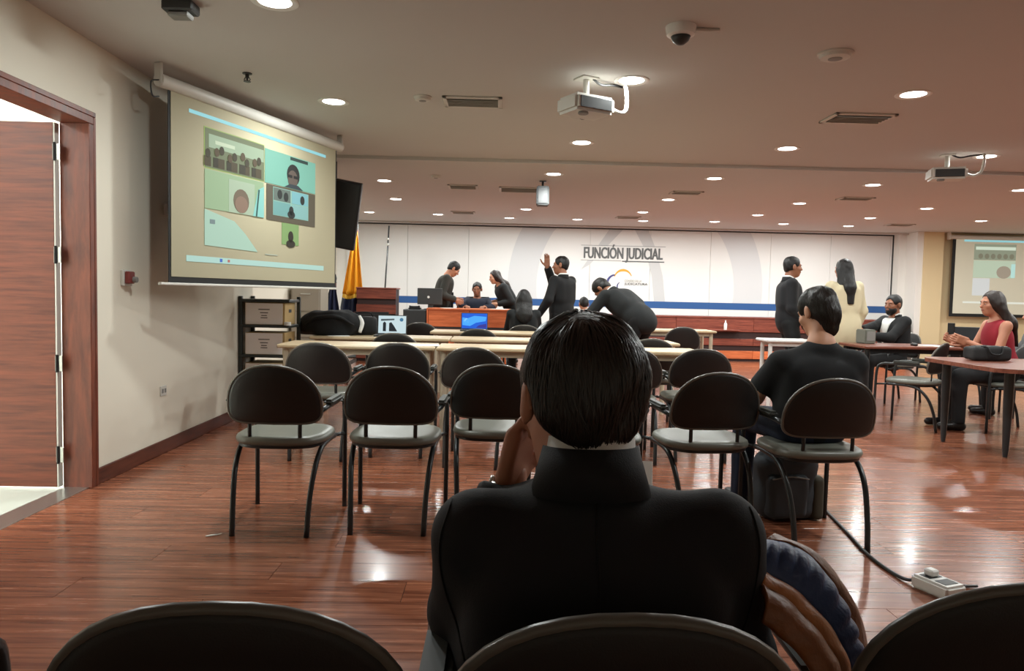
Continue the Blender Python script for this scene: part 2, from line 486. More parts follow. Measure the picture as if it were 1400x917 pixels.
# dome camera
dc = thing('dome_camera', 'white dome security camera on the ceiling beside a conduit', 'security camera', (.90, 3.78, CEIL))
MB().lathe([(.05, -.05), (.07, -.042), (.076, -.01), (.078, 0)], 24).build('housing', M_white, dc, 'auto')
MB().lathe([(.0005, -.092), (.02, -.088), (.04, -.072), (.05, -.05), (.045, -.045)], 20).build('dome', M_dgrey, dc, True)
MB().tube([(.07, 0, -.012), (.14, .01, -.008), (.2, .012, -.004)], .009, 6).build('cable', M_offwhite, dc)
# hanging speaker
hs = thing('ceiling_speaker', 'dark grey box speaker hanging from the ceiling past the beam', 'speaker', (.51, 8.9, CEIL))
MB().bbox(-.075, .075, -.06, .06, -.3, -.07, b=.012, M=Matrix.Rotation(-.12, 4, 'X')).build('cabinet', M_dgrey, hs)
MB().bbox(-.06, .06, -.058, -.052, -.28, -.09, b=.003, M=Matrix.Rotation(-.12, 4, 'X') @ Matrix.Translation((0, -.006, 0))).build('grille', M_black, hs)
MB().tube([(0, 0, -.08), (0, 0, 0)], .014, 8).bbox(-.04, .04, -.04, .04, -.008, 0, b=.002).build('mount', M_blackm, hs)

def projector(x, y, rz, label, cable_to):
    t = thing('projector', label, 'projector', (x, y, CEIL), rz)
    b = MB().bbox(-.15, .15, -.115, .115, -.23, -.125, b=.018).build('body', M_offwhite, t)
    MB().bbox(-.10, .10, .112, .119, -.215, -.14, b=.003).build('front_grille', M_grey, b)
    MB().bbox(-.12, .12, -.119, -.112, -.215, -.145, b=.003).build('connector_panel', M_dgrey, b)
    for i in range(5):
        MB().box(.149, .153, -.08 + i * .035, -.06 + i * .035, -.21, -.145).build('vent_slot', M_dgrey, b)
    ln = MB().lathe([(.045, 0), (.045, .03), (.036, .034), (.03, .02)], 20, M=Matrix.Translation((.07, .11, -.178)) @ Matrix.Rotation(-PI / 2, 4, 'X')).build('lens', M_dgrey, t, 'auto')
    MB().lathe([(.022, .0), (.03, -.02), (.034, -.03), (.028, -.036)], 16, c=(-.06, -.06, -.21)).build('foot', M_grey, t, 'auto')
    MB().tube([(0, 0, -.125), (0, 0, 0)], .02, 10).bbox(-.06, .06, -.06, .06, -.01, 0, b=.003).bbox(-.09, .09, -.07, .07, -.132, -.12, b=.003).build('mount', M_offwhite, t)
    MB().tube([(.03, -.03, -.006), (.1, -.02, -.03), (.2, 0, -.012), cable_to[0]], .008, 6, 6).build('cable', M_black, t, True)
    MB().tube([(.14, -.08, -.19), (.2, -.1, -.21), (.26, -.08, -.17), (.29, -.04, -.06), (.29, -.02, 0)], .013, 7, 6).build('power_cable', M_offwhite, t, True)
projector(.53, 4.7, .5, 'off-white projector hung from the ceiling beside a bright downlight', [(.3, .02, -.004)])
projector(4.12, 6.76, -.3, 'off-white ceiling projector at the far right before the beam', [(.3, .02, -.004)])

# ------------------------------------------------------------------ fittings on the left wall
al = thing('alarm_sounder', 'small red and white alarm box on the left wall by the door', 'alarm', (LX, 4.62, 1.215))
MB().bbox(0, .02, -.055, .055, -.05, .05, b=.004).build('back_plate', M_offwhite, al)
M_red = mat('red_plastic', (122, 48, 44), 0.45)
MB().bbox(.02, .05, -.045, .03, -.035, .04, b=.006).build('strobe', M_red, al)
MB().lathe([(.02, 0), (.018, .022), (.008, .026)], 14, M=Matrix.Translation((.05, .01, -.01)) @ Matrix.Rotation(PI / 2, 4, 'Y')).build('horn', M_grey, al, 'auto')
ol = thing('wall_outlet', 'white wall socket low on the left wall', 'outlet', (LX, 5.13, .44))
MB().bbox(0, .008, -.045, .045, -.035, .035, b=.003).build('plate', M_offwhite, ol)
for d_ in (-.02, .02): MB().bbox(.008, .011, d_ - .012, d_ + .012, -.015, .015, b=.002).build('socket', M_grey, ol)
wb = thing('wall_junction_box', 'small white switch box on the wall behind the screen edge', 'switch box', (LX, 5.2, 1.70))
MB().bbox(0, .03, -.05, .05, -.04, .04, b=.004).build('plate', M_white, wb)
MB().bbox(.03, .036, -.02, .02, -.025, .025, b=.003).build('rocker', M_offwhite, wb)

# ------------------------------------------------------------------ projector screens
def flat(mb_pts, name, m, parent, fn, off, th=.0012):
    """thin printed / projected flat area on a screen, polygon in screen metres"""
    return MB().prism(mb_pts, off, off + th, fn).build(name, m, parent)
def glow(name, rgb, s=.75):
    return mat('pic_' + name, tuple(int(v * .5) for v in rgb), .8, emit=rgb, estr=s)
def rect(a, b, c, d): return [(a, b), (c, b), (c, d), (a, d)]
def oval(cx, cy, rx, ry, n=18): return [(cx + rx * math.cos(2 * PI * i / n), cy + ry * math.sin(2 * PI * i / n)) for i in range(n)]

s1 = thing('projector_screen', 'large roll-down projector screen showing a video call on the left', 'projector screen', (-2.084, 4.7, 0), math.atan2(1.83, .632))
W1 = 1.936
S = lambda a, b, d: (a, -d, b)      # a along the screen, b height, d towards the room
MB().box(-.014, W1 + .012, 0, .004, 1.19, 2.40).build('border', M_screenblk, s1)
MB().box(.006, W1 - .006, -.003, .0, 1.232, 2.395).build('fabric', M_screen, s1)
MB().tube([(-.09, .0, 2.435), (W1 + .07, .0, 2.435)], .042, 14).build('roller_casing', M_offwhite, s1, 'auto')
for e in (-.1, W1 + .06): MB().bbox(e, e + .02, -.03, .03, 2.405, CEIL, b=.006).build('end_bracket', M_offwhite, s1)
MB().tube([(-.1, -.01, 2.43), (-.17, -.02, 2.40), (-.16, -.02, 2.32), (-.1, -.01, 2.33)], .005, 6, 5).build('cord', M_dgrey, s1)
MB().bbox(-.09, W1 + .02, -.012, .016, 1.175, 1.193, b=.004).build('bottom_bar', M_offwhite, s1)
pic = lambda pts, nm, rgb, off, s=.75, name='projected_tile': flat(pts, name, glow(nm, rgb, s), s1, S, off)
pic(rect(.161, 2.298, 1.77, 2.322), 'strip', (150, 214, 222), .004, .8, 'title_strip')
pic(rect(.134, 1.335, 1.75, 1.375), 'task', (178, 216, 206), .004, .75, 'task_bar')
pic(rect(.45, 1.345, .475, 1.368), 'iconb', (70, 110, 200), .006, .7, 'task_icon')
pic(rect(.53, 1.347, .552, 1.365), 'iconr', (190, 110, 100), .006, .7, 'task_icon')
# tile 1: a meeting room
pic(rect(.298, 1.968, .937, 2.242), 't1e', (165, 190, 110), .003, .6)
pic(rect(.306, 1.975, .930, 2.235), 't1', (122, 132, 100), .005, .6)
pic(rect(.34, 2.11, .925, 2.2), 't1w', (168, 190, 160), .007, .65)
pic(rect(.40, 2.14, .6, 2.165), 't1s', (205, 220, 190), .009, .7)
for i in range(9):
    a = .33 + i * .067 + (.02 if i % 2 else 0)
    pic(oval(a, 2.07 + .018 * (i % 3), .024, .03), 't1p%d' % (i % 2), ((72, 66, 46), (98, 82, 58))[i % 2], .009 + .0008 * (i % 3), .5)
    pic(rect(a - .034, 1.985, a + .03, 2.05), 't1q%d' % (i % 2), ((88, 78, 55), (64, 60, 44))[i % 2], .0075 + .0003 * (i % 3), .5)
# tile 2: head with glasses
pic(rect(.942, 1.968, 1.612, 2.222), 't2', (128, 190, 170), .005, .75)
pic(rect(1.26, 2.19, 1.5, 2.215), 't2n', (60, 84, 78), .007, .4)
pic(oval(1.30, 2.075, .085, .085), 't2h', (44, 46, 44), .007, .4)
pic(oval(1.29, 2.04, .066, .072), 't2f', (112, 98, 88), .009, .5)
pic(rect(1.225, 2.05, 1.28, 2.072), 't2g', (36, 38, 38), .011, .4); pic(rect(1.30, 2.05, 1.355, 2.072), 't2g', (36, 38, 38), .011, .4)
pic([(1.18, 1.969), (1.43, 1.969), (1.36, 2.0), (1.25, 2.0)], 't2b', (60, 74, 80), .010, .4)
# tile 3: reclining face with arches
pic(rect(.303, 1.70, .928, 1.962), 't3', (158, 186, 146), .005, .7)
pic(rect(.54, 1.70, .82, 1.93), 't3a', (176, 196, 168), .007, .7)
pic(oval(.67, 1.79, .085, .085), 't3h', (128, 112, 92), .009, .55)
pic(oval(.67, 1.765, .07, .06), 't3f', (156, 128, 108), .011, .55)
pic([(.80, 1.70), (.927, 1.70), (.927, 1.93), (.86, 1.9)], 't3b', (140, 206, 196), .009, .8)
pic([(.83, 1.70), (.845, 1.70), (.875, 1.9), (.86, 1.9)], 't3c', (50, 90, 84), .011, .5)
# tile 4: nested gallery
pic(rect(.962, 1.692, 1.612, 1.962), 't4', (104, 96, 78), .005, .55)
pic(rect(1.04, 1.735, 1.51, 1.95), 't4i', (150, 196, 180), .007, .7)
pic(rect(1.045, 1.85, 1.26, 1.945), 't4a', (112, 128, 118), .009, .55)
pic(rect(1.28, 1.85, 1.5, 1.945), 't4b', (130, 190, 196), .009, .7)
pic(rect(1.045, 1.74, 1.26, 1.842), 't4c', (120, 176, 172), .009, .65)
pic(rect(1.28, 1.74, 1.5, 1.842), 't4d', (140, 190, 186), .009, .7)
for (a, b) in ((1.12, 1.90), (1.2, 1.89), (1.27, 1.79), (1.42, 1.89)): pic(oval(a, b, .03, .036), 't4p', (48, 54, 52), .011, .4)
pic(oval(1.27, 1.76, .05, .03), 't4p', (48, 54, 52), .011, .4)
# tile 5, tile 6
pic([(.302, 1.452), (.86, 1.44), (.72, 1.56), (.60, 1.64), (.302, 1.695)], 't5', (172, 206, 186), .005, .75)
pic([(.35, 1.60), (.40, 1.60), (.40, 1.63), (.35, 1.63)], 't5p', (130, 150, 150), .007, .6)
pic(rect(1.155, 1.52, 1.38, 1.688), 't6', (140, 176, 110), .005, .65)
pic(oval(1.27, 1.585, .035, .045), 't6h', (58, 52, 40), .007, .4)
pic(oval(1.27, 1.53, .06, .03), 't6h', (58, 52, 40), .007, .4)
pic(rect(.95, 1.425, 1.1, 1.433), 't6l', (190, 200, 180), .005, .6)

s2 = thing('projector_screen', 'second projector screen on the far right back wall', 'projector screen', (8.66, 13.84, 0))
S2 = lambda a, b, d: (a, -d, b)
MB().box(-.03, 2.0, 0, .004, .94, 2.42).build('border', M_screenblk, s2)
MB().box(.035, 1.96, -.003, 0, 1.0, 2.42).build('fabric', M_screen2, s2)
MB().tube([(-.1, 0, 2.45), (2.06, 0, 2.45)], .04, 12).build('roller_casing', M_offwhite, s2, 'auto')
for e in (-.12, 2.05): MB().bbox(e, e + .03, -.04, .045, 2.40, CEIL, b=.004).build('end_bracket', M_offwhite, s2)
pic2 = lambda pts, nm, rgb, off, s=.75, name='projected_tile': flat(pts, name, glow(nm, rgb, s), s2, S2, off)
pic2(rect(.19, 2.37, 1.9, 2.405), 'strip', (150, 214, 222), .004, .8, 'title_strip')
pic2(rect(.39, 2.03, 1.2, 2.33), 's2a', (150, 158, 136), .004, .7)
pic2(rect(.42, 2.22, 1.19, 2.28), 's2w', (208, 222, 202), .006, .85)
for i in range(6): pic2(oval(.52 + i * .12, 2.1, .045, .05), 's2p', (140, 138, 116), .006, .6)
pic2(rect(.39, 1.69, 1.2, 2.02), 's2b', (186, 202, 178), .004, .8)
pic2(oval(.98, 1.80, .14, .12), 's2f', (168, 156, 138), .006, .7)
pic2(rect(1.12, 1.70, 1.2, 1.96), 's2c', (180, 220, 212), .006, .85)
pic2(rect(.39, 1.35, .72, 1.68), 's2d', (206, 208, 206), .004, .85)
pic2(rect(.22, 1.2, 1.9, 1.235), 's2t', (222, 224, 212), .004, .85, 'task_bar')

# tilted television behind the first screen
tv = thing('television', 'black flat television tilted down behind the projector screen edge', 'television', (-1.62, 7.6, 0))
Mt = Matrix.Translation((0, 0, 1.95)) @ Matrix.Rotation(.17, 4, 'Y') @ Matrix.Rotation(.25, 4, 'X')
MB().bbox(-.42, .17, -.03, .03, -.35, .35, b=.008, M=Mt).build('cabinet', M_black, tv)
MB().box(-.40, .15, -.033, -.031, -.33, .33, M=Mt).build('screen_glass', mat('tv_glass', (14, 16, 17), .15), tv)
MB().tube([(-.1, .05, 2.0), (-.1, .12, 2.2), (-.1, .12, CEIL)], .02, 8).build('ceiling_arm', M_blackm, tv)

# ------------------------------------------------------------------ mural on the back wall
mu = thing('wall_mural', 'white wall mural with grey arcs, blue band and FUNCIÓN JUDICIAL lettering', 'mural', (0, 14.515, 0))
WB = lambda a, b, d: (a, -d, b)
M_mural = mat('mural_white', (226, 225, 222), .55)
M_arc = mat('mural_grey', (198, 199, 199), .55)
M_arc2 = mat('mural_grey_light', (208, 209, 210), .55)
M_band = mat('mural_blue', (38, 84, 142), .5)
M_letter = mat('letter_grey', (92, 94, 94), .5)
for i, x0 in enumerate(np.arange(-3.0, 7.8, 1.2)):
    x1 = min(x0 + 1.2, 7.84)
    MB().bbox(x0 + .002, x1 - .002, 0.0, .03, .02, 2.50, b=.002).build('panel', M_mural, mu)
MB().bbox(-3.05, 7.87, -.012, .03, 2.50, 2.522, b=.003).build('top_rail', M_dgrey, mu)
MB().bbox(7.845, 7.865, -.012, .03, .02, 2.5, b=.003).build('side_rail', M_dgrey, mu)
MB().box(-3.0, 7.84, -.0025, 0, .965, 1.10).build('blue_band', M_band, mu)
def ringpoly(cx, cz, r0, r1, zmin, zmax, n=120):
    """ring clipped to a height range, returned as quads"""
    q = []
    for i in range(n):
        a0, a1 = 2 * PI * i / n, 2 * PI * (i + 1) / n
        pts = [(cx + r * math.cos(a), cz + r * math.sin(a)) for r, a in ((r0, a0), (r1, a0), (r1, a1), (r0, a1))]
        pts = [(x, min(max(z, zmin), zmax)) for x, z in pts]
        zs = [p[1] for p in pts]
        if max(zs) - min(zs) < 1e-4: continue
        q.append(pts)
    return q
def ring(cx, cz, r0, r1, zmin, zmax, m, name, off):
    runs = []; prev = None
    for q in ringpoly(cx, cz, r0, r1, zmin, zmax):
        if prev is None or abs(prev[2][0] - q[1][0]) + abs(prev[2][1] - q[1][1]) > 1e-4: runs.append(MB())
        runs[-1].add([WB(a, b, off) for a, b in q], [(0, 1, 2, 3)]); prev = q
    for mb in runs: mb.build(name, m, mu)
ring(2.72, 1.36, 1.97, 2.54, 1.102, 2.498, M_arc2, 'grey_ring', .001)
for pts in ([(1.63, 1.70), (2.17, 2.498), (2.44, 2.498), (1.80, 1.80)], [(2.68, 2.498), (2.95, 2.498), (3.12, 2.1), (3.26, 1.6), (3.32, 1.102), (3.1, 1.102), (3.04, 1.6), (2.9, 2.1)]):
    n_ = len(pts)
    MB().add([WB(a, b, .002) for a, b in pts], [tuple(range(n_))] if n_ == 4 else [(0, 1, 2, 7), (7, 2, 3, 6), (6, 3, 4, 5)]).build('grey_stroke', M_arc, mu)
# letter panel and letters
MB().box(1.62, 3.30, -.004, -.0025, 1.885, 2.185).build('letter_panel', M_mural, mu)
MB().box(1.62, 3.30, -.006, -.004, 2.176, 2.184).box(1.62, 2.42, -.006, -.004, 1.885, 1.892).box(2.44, 3.28, -.006, -.004, 1.868, 1.89).build('rule_line', M_letter, mu)
me = text_mesh('FUNCIÓN JUDICIAL', .31, .004, .004)
xs = [v.co.x for v in me.vertices]; sx = 1.56 / (max(xs) - min(xs)); x0 = min(xs)
for v in me.vertices:
    v.co = ((v.co.x - x0) * sx, -v.co.z, v.co.y * 1.0)
_v = [tuple(v.co) for v in me.vertices]; _p = [tuple(q.vertices) for q in me.polygons]
_bold = MB()
for dx in (-.006, -.002, .002, .006): _bold.add([(a + dx, b - dx * .02, c) for a, b, c in _v], _p)
o = _bold.build('lettering', M_letter, mu); o.location = (1.68, -.008, 1.93)
# emblem: orange arch and blue ring, two small lines of lettering
def arc_strip(cx, cz, r0, r1, a0, a1, m, name, off, sq=1.0, n=22, taper=0.0):
    mb = MB(); P = []
    for i in range(n + 1):
        a = a0 + (a1 - a0) * i / n
        k = taper * abs(2 * i / n - 1)
        ri, ro_ = r0 + (r1 - r0) * k * .5, r1 - (r1 - r0) * k * .5
        P.append((cx + ri * math.cos(a), cz + ri * math.sin(a) * sq, cx + ro_ * math.cos(a), cz + ro_ * math.sin(a) * sq))
    for i in range(n):
        a, b = P[i], P[i + 1]
        mb.add([WB(a[0], a[1], off), WB(a[2], a[3], off), WB(b[2], b[3], off), WB(b[0], b[1], off)], [(0, 1, 2, 3)])
    return mb.build(name, m, mu)
M_gold = mat('emblem_gold', (222, 158, 44), .5); M_navy = mat('emblem_navy', (62, 66, 122), .5)
arc_strip(2.47, 1.53, .15, .20, math.radians(20), math.radians(165), M_gold, 'emblem_arch', .005, 1.0, taper=.7)
arc_strip(2.32, 1.45, .13, .185, math.radians(95), math.radians(300), M_navy, 'emblem_ring', .005, 1.0, taper=.5)
arc_strip(2.45, 1.38, .08, .105, math.radians(120), math.radians(230), M_navy, 'emblem_ring', .006, 1.0, taper=.5)
for txt, z, w, m_ in (('CONSEJO DE LA', 1.475, .34, mat('letter_pale', (170, 168, 160), .5)), ('JUDICATURA', 1.415, .46, M_letter)):
    me = text_mesh(txt, .06, .001, .001)
    xs = [v.co.x for v in me.vertices]; sx = w / (max(xs) - min(xs)); x0 = min(xs)
    for v in me.vertices: v.co = ((v.co.x - x0) * sx, -v.co.z, v.co.y)
    me.materials.append(m_)
    o = bpy.data.objects.new('lettering', me); COL.objects.link(o); o.parent = mu; o.location = (2.5, -.006, z)

# ------------------------------------------------------------------ visitor chair
def back_outline(n=40):
    pts = []
    for i in range(n):
        a = 2 * PI * i / n
        c, s_ = math.cos(a), math.sin(a)
        if s_ >= 0:
            x = .222 * math.copysign(abs(c) ** .90, c); z = .60 + .205 * (s_ ** .88)
        else:
            x = .222 * math.copysign(abs(c) ** .26, c) * (1 - .07 * abs(s_)); z = .60 - .072 * (abs(s_) ** .5)
        pts.append((x, z))
    return pts
def back_y(x, z): return -.205 + .75 * x * x - (z - .53) * .20
def make_back():
    out = back_outline(); cz = .635
    rings = [(.0, .0), (.35, .0), (.7, .0), (.92, -.0), (.985, .0), (1.0, .0)]
    thick_b = [-.016, -.016, -.014, -.010, -.006, 0]
    thick_f = [.026, .026, .024, .018, .010, .002]
    def surf(th, m, name):
        mb = MB(); n = len(out)
        vs_ = [(0, back_y(0, cz) + th[0], cz)]
        for k in range(1, len(rings)):
            s_ = rings[k][0]
            for (x, z) in out:
                X, Z = x * s_, cz + (z - cz) * s_
                vs_.append((X, back_y(X, Z) + th[k], Z))
        fs_ = [(0, 1 + i, 1 + (i + 1) % n) for i in range(n)]
        for k in range(len(rings) - 2):
            o = 1 + k * n
            for i in range(n):
                fs_.append((o + i, o + n + i, o + n + (i + 1) % n, o + (i + 1) % n))
        return mb.add(vs_, fs_)
    shell = surf(thick_b, M_shell, 'b')
    cush = surf(thick_f, M_cushion, 'c')
    rim = MB().tube([(x, back_y(x, z) + .001, z) for x, z in out + out[:1]], .0085, 6, cap=False)
    return shell.mesh('backrest', M_shell, True), cush.mesh('cushion', M_cushion, True), rim.mesh('rim', M_rim, True)
def seat_outline(n=36, w=.225, d=.215, e=.62):
    return [(w * math.copysign(abs(math.cos(2 * PI * i / n)) ** e, math.cos(2 * PI * i / n)) * (1 - .06 * max(0, -math.sin(2 * PI * i / n))),
             d * math.copysign(abs(math.sin(2 * PI * i / n)) ** e, math.sin(2 * PI * i / n))) for i in range(n)]
def stack(outl, layers):
    n = len(outl); vs_ = []; fs_ = []
    for (s_, z) in layers: vs_ += [(x * s_, y * s_, z) for x, y in outl]
    for k in range(len(layers) - 1):
        for i in range(n):
            fs_.append((k * n + i, k * n + (i + 1) % n, (k + 1) * n + (i + 1) % n, (k + 1) * n + i))
    fs_.append(tuple(range(n - 1, -1, -1))); fs_.append(tuple((len(layers) - 1) * n + i for i in range(n)))
    return MB().add(vs_, fs_)
CHAIR = None
def make_chair():
    t = thing('visitor_chair', 'x', 'chair')
    def part(name, me, parent):
        o = bpy.data.objects.new(name, me); COL.objects.link(o); o.parent = parent; return o
    so = seat_outline()
    seat = part('seat', stack(so, [(.93, .418), (.99, .424), (1.01, .438), (.99, .452), (.94, .459), (.8, .461), (.5, .459), (.2, .457)]).mesh('seat', M_vinyl, True), t)
    part('seat_pan', stack(so, [(.9, .402), (.95, .406), (.95, .419), (.9, .42)]).mesh('seat_pan', M_black, 'auto'), seat)
    b, c, r = make_back()
    back = part('backrest', b, t)
    part('cushion', c, back); part('rim', r, back)
    for sx in (-1, 1):
        part('bracket', MB().tube([(sx * .12, -.10, .405), (sx * .12, -.165, .415), (sx * .12, -.185, .46), (sx * .12, -.186, .545)], .010, 6, 4, squash=.6).mesh('bracket', M_blackm, True), t)
        part('leg', MB().tube([(sx * .235, .262, 0.0), (sx * .235, .258, .3), (sx * .235, .250, .53), (sx * .236, .215, .588), (sx * .238, .13, .602), (sx * .238, -.08, .602), (sx * .228, -.15, .595), (sx * .208, -.175, .58)], .0125, 8, 4).mesh('leg', M_tube, True), t)
        part('leg', MB().tube([(sx * .205, .16, .408), (sx * .203, .0, .408), (sx * .198, -.10, .385), (sx * .19, -.185, .30), (sx * .18, -.238, .16), (sx * .175, -.262, 0.0)], .0135, 8, 4).mesh('leg', M_tube, True), t)
        part('armrest', MB().bbox(sx * .238 - .024, sx * .238 + .024, -.125, .11, .606, .634, b=.011).mesh('armrest', M_arm, 'auto'), t)
        part('side_rail', MB().tube([(sx * .205, .16, .408), (sx * .232, .25, .40)], .010, 6).mesh('side_rail', M_tube, True), t)
    return t
CHAIR = make_chair(); _used = []
def chair(x, y, deg, label, group='visitor chairs', z=0):
    if not _used:
        _used.append(1); o = CHAIR; o.location = (x, y, z); o.rotation_euler = (0, 0, math.radians(deg)); o['label'] = label; o['group'] = group; return o
    return dup(CHAIR, (x, y, z), math.radians(deg), label, group)
G1 = 'chairs of the empty middle row'
chair(-1.05, 3.67, -1, 'black armchair at the left end of the middle row, nearest the door', G1)
chair(-.505, 3.715, -1, 'empty black armchair, second from left in the middle row', G1)
chair(.0, 3.93, -3, 'empty black armchair in the middle row, half behind the seated man', G1)
chair(.53, 3.78, -1, 'black armchair almost hidden behind the foreground man, middle row', G1)
chair(1.06, 3.74, 6, 'empty black armchair left of the man in black T-shirt', G1)
chair(1.56, 3.575, 3, 'black armchair with the black T-shirt man sitting in it', G1)
G2 = 'chairs at the beige front tables'
chair(-1.225, 5.22, 0, 'black armchair at beige table, beside the box shelf', G2)
chair(-.70, 5.36, 0, 'black armchair at beige table, second from the box shelf', G2)
chair(-.125, 5.08, -9, 'turned black armchair at beige table, left of the foreground head', G2)
chair(.925, 5.26, 3, 'black armchair at beige table, right edge of the foreground head', G2)
chair(1.46, 5.38, 0, 'black armchair at beige table, left of the T-shirt man', G2)
G3 = 'chairs at the farther tables'
chair(-.9, 6.62, 0, 'black chair in front of the white laptop', G3)
chair(-.20, 7.72, 0, 'black chair in front of the blue laptop', G3)
chair(-.95, 9.0, 5, 'far black chair just behind the white laptop', G3)
chair(1.36, 6.55, -4, 'black chair at second table, right of the foreground head', G3)
chair(2.33, 9.35, 0, 'far black chair between bent man and beige table leg', G3)
chair(.32, 8.95, 0, 'black chair with the long-haired person seen from behind', G3)
G4 = 'chairs on the right side'
chair(3.94, 6.80, 42, 'black chair turned left beside the dark red table leg', G4)
chair(4.72, 8.62, 100, 'black chair under the bearded seated man', G4)
chair(5.36, 8.5, 15, 'black chair behind the dark red table, right of bearded man', G4)
chair(4.74, 6.72, 85, 'chair under the woman in red', G4)
chair(5.68, 7.55, 70, 'chair at the right picture edge behind the woman in red', G4)
G5 = 'chairs of the foreground row'
chair(.16, 1.045, 0, 'black armchair at bottom centre holding the suited man', G5)
_c = chair(-.325, 1.06, 3, 'empty black chair back at the bottom left', G5)
for _ch in list(_c.children):          # its right pad is gone: the neighbour's arm takes that place
    if _ch.name.startswith('armrest') and min(v.co.x for v in _ch.data.vertices) > 0: bpy.data.objects.remove(_ch)
chair(.725, 1.15, -2, 'empty black chair back at the bottom right corner', G5)
chair(-1.03, .93, 2, 'chair back just showing in the bottom left corner', G5)

# ------------------------------------------------------------------ tables
def table(x0, x1, y0, y1, z, label, mt, ml, group, lr=.025, rz=0.0, legs=None, taper=False):
    cx, cy = (x0 + x1) / 2, (y0 + y1) / 2
    w, d = x1 - x0, y1 - y0
    t = thing('table', label, 'table', (cx, cy, 0), rz, group)
    MB().bbox(-w / 2, w / 2, -d / 2, d / 2, z - .03, z, b=.008).build('table_top', mt, t)
    for (lx, ly) in (legs or ((-w / 2 + .06, -d / 2 + .06), (w / 2 - .06, -d / 2 + .06), (-w / 2 + .06, d / 2 - .06), (w / 2 - .06, d / 2 - .06))):
        r = [lr * .62, lr * .8, lr, lr] if taper else [lr] * 4
        MB().tube([(lx, ly, 0), (lx, ly, .1), (lx, ly, .5), (lx, ly, z - .03)], r, 12).build('leg', ml, t, 'auto')
    for ya in (-d / 2 + .05, d / 2 - .07): MB().box(-w / 2 + .06, w / 2 - .06, ya, ya + .02, z - .075, z - .03).build('apron', ml, t)
    return t
GT = 'beige tables'
table(-1.72, -.49, 5.72, 6.22, .74, 'beige table behind the chairs beside the box shelf', M_beige, M_beigemetal, GT)
table(-.48, .60, 5.72, 6.22, .74, 'beige table straight ahead, left of the foreground head', M_beige, M_beigemetal, GT)
table(.61, 1.66, 5.72, 6.22, .74, 'beige table just right of the foreground head', M_beige, M_beigemetal, GT)
table(-1.75, -.45, 6.82, 7.32, .74, 'beige table carrying the white laptop and black coats', M_beige, M_beigemetal, GT)
table(-.44, .62, 6.82, 7.32, .74, 'beige table of second row in front of the blue laptop', M_beige, M_beigemetal, GT)
table(.63, 1.72, 6.82, 7.32, .74, 'beige table of second row below the bent man', M_beige, M_beigemetal, GT)
table(-.75, .45, 8.12, 8.65, .74, 'beige table with the blue laptop on it', M_beige, M_beigemetal, GT)
table(1.9, 2.93, 9.7, 10.25, .74, 'far beige table right of the bent man', M_beige, M_beigemetal, GT)
table(.95, 1.85, 10.3, 10.85, .78, 'small brown table beyond the standing man', M_cherry, M_blackm, 'brown tables')
GR = 'red-brown tables on the right'
table(3.70, 5.1, 7.28, 7.86, .73, 'dark red-brown table in front of the bearded seated man', M_redtop, M_blackm, GR, .025)
tb = thing('table', 'near red-brown table with black tapered legs at the right edge', 'table', (3.6, 5.05, 0), 0, GR)
MB().prism([(.06, 1.12), (-.02, .98), (-.04, .1), (.06, .0), (1.55, -.12), (1.6, 1.0)], .685, .715, lambda a, b, d: (a, b, d)).build('table_top', M_redtop, tb)
for (lx, ly) in ((.20, 1.03), (.32, .44), (1.42, .92), (1.42, .1)):
    MB().tube([(lx, ly, 0), (lx, ly, .06), (lx, ly, .4), (lx, ly, .685)], [.016, .022, .034, .036], 14).build('leg', mat('table_leg_grey', (44, 50, 52), .3), tb, 'auto')
table(2.94, 3.48, 7.9, 8.26, .74, 'small white table beside the standing man in dark suit', M_white, M_white, 'white side tables', .022)

# ------------------------------------------------------------------ judges' desk, lectern, benches
jd = thing('judges_desk', 'orange wooden desk with panelled front below the raised bench people', 'desk', (-.45, 11.6, 0))
MB().bbox(-.66, .66, -.02, .62, .90, .93, b=.005).build('desk_top', M_orange, jd)
for a, b in ((-.65, -.0), (.0, .65)):
    MB().bbox(a + .004, b - .004, 0, .025, .64, .90, b=.003).build('front_panel', M_orange, jd)
    MB().bbox(a + .004, b - .004, 0, .025, .06, .60, b=.003).build('front_panel', M_orange, jd)
MB().box(-.64, .64, .012, .03, .02, .9).build('recess_panel', M_dgrey, jd)  # dark grey stands in for the shadow line between the front panels
MB().bbox(.65, .675, -.01, .6, 0, .93, b=.004).build('side_panel', mat('pale_edge', (206, 172, 112), .5), jd)
MB().bbox(-.675, -.65, -.01, .6, 0, .93, b=.004).build('side_panel', M_orange, jd)
cbn = thing('desk_cabinet', 'dark grey cabinet at the left end of the orange desk', 'cabinet', (-1.31, 11.62, 0))
MB().bbox(-.19, .18, 0, .5, 0, .90, b=.005).build('body', M_dgrey, cbn)
MB().bbox(-.18, .17, -.018, 0, .46, .89, b=.004).build('door', mat('cab_door', (44, 47, 48), .5), cbn)
MB().bbox(-.18, .17, -.018, 0, .02, .45, b=.004).build('door', MATS['cab_door'], cbn)
kb = thing('desk_telephone', 'small black telephone on the dark desk cabinet', 'telephone', (-1.33, 11.75, .90))
MB().bbox(-.1, .1, -.08, .08, 0, .035, b=.012).build('base', M_black, kb)
MB().tube([(-.08, -.05, .06), (-.06, -.05, .045), (.06, -.05, .045), (.08, -.05, .06)], .014, 8, 3).build('handset', M_black, kb, True)

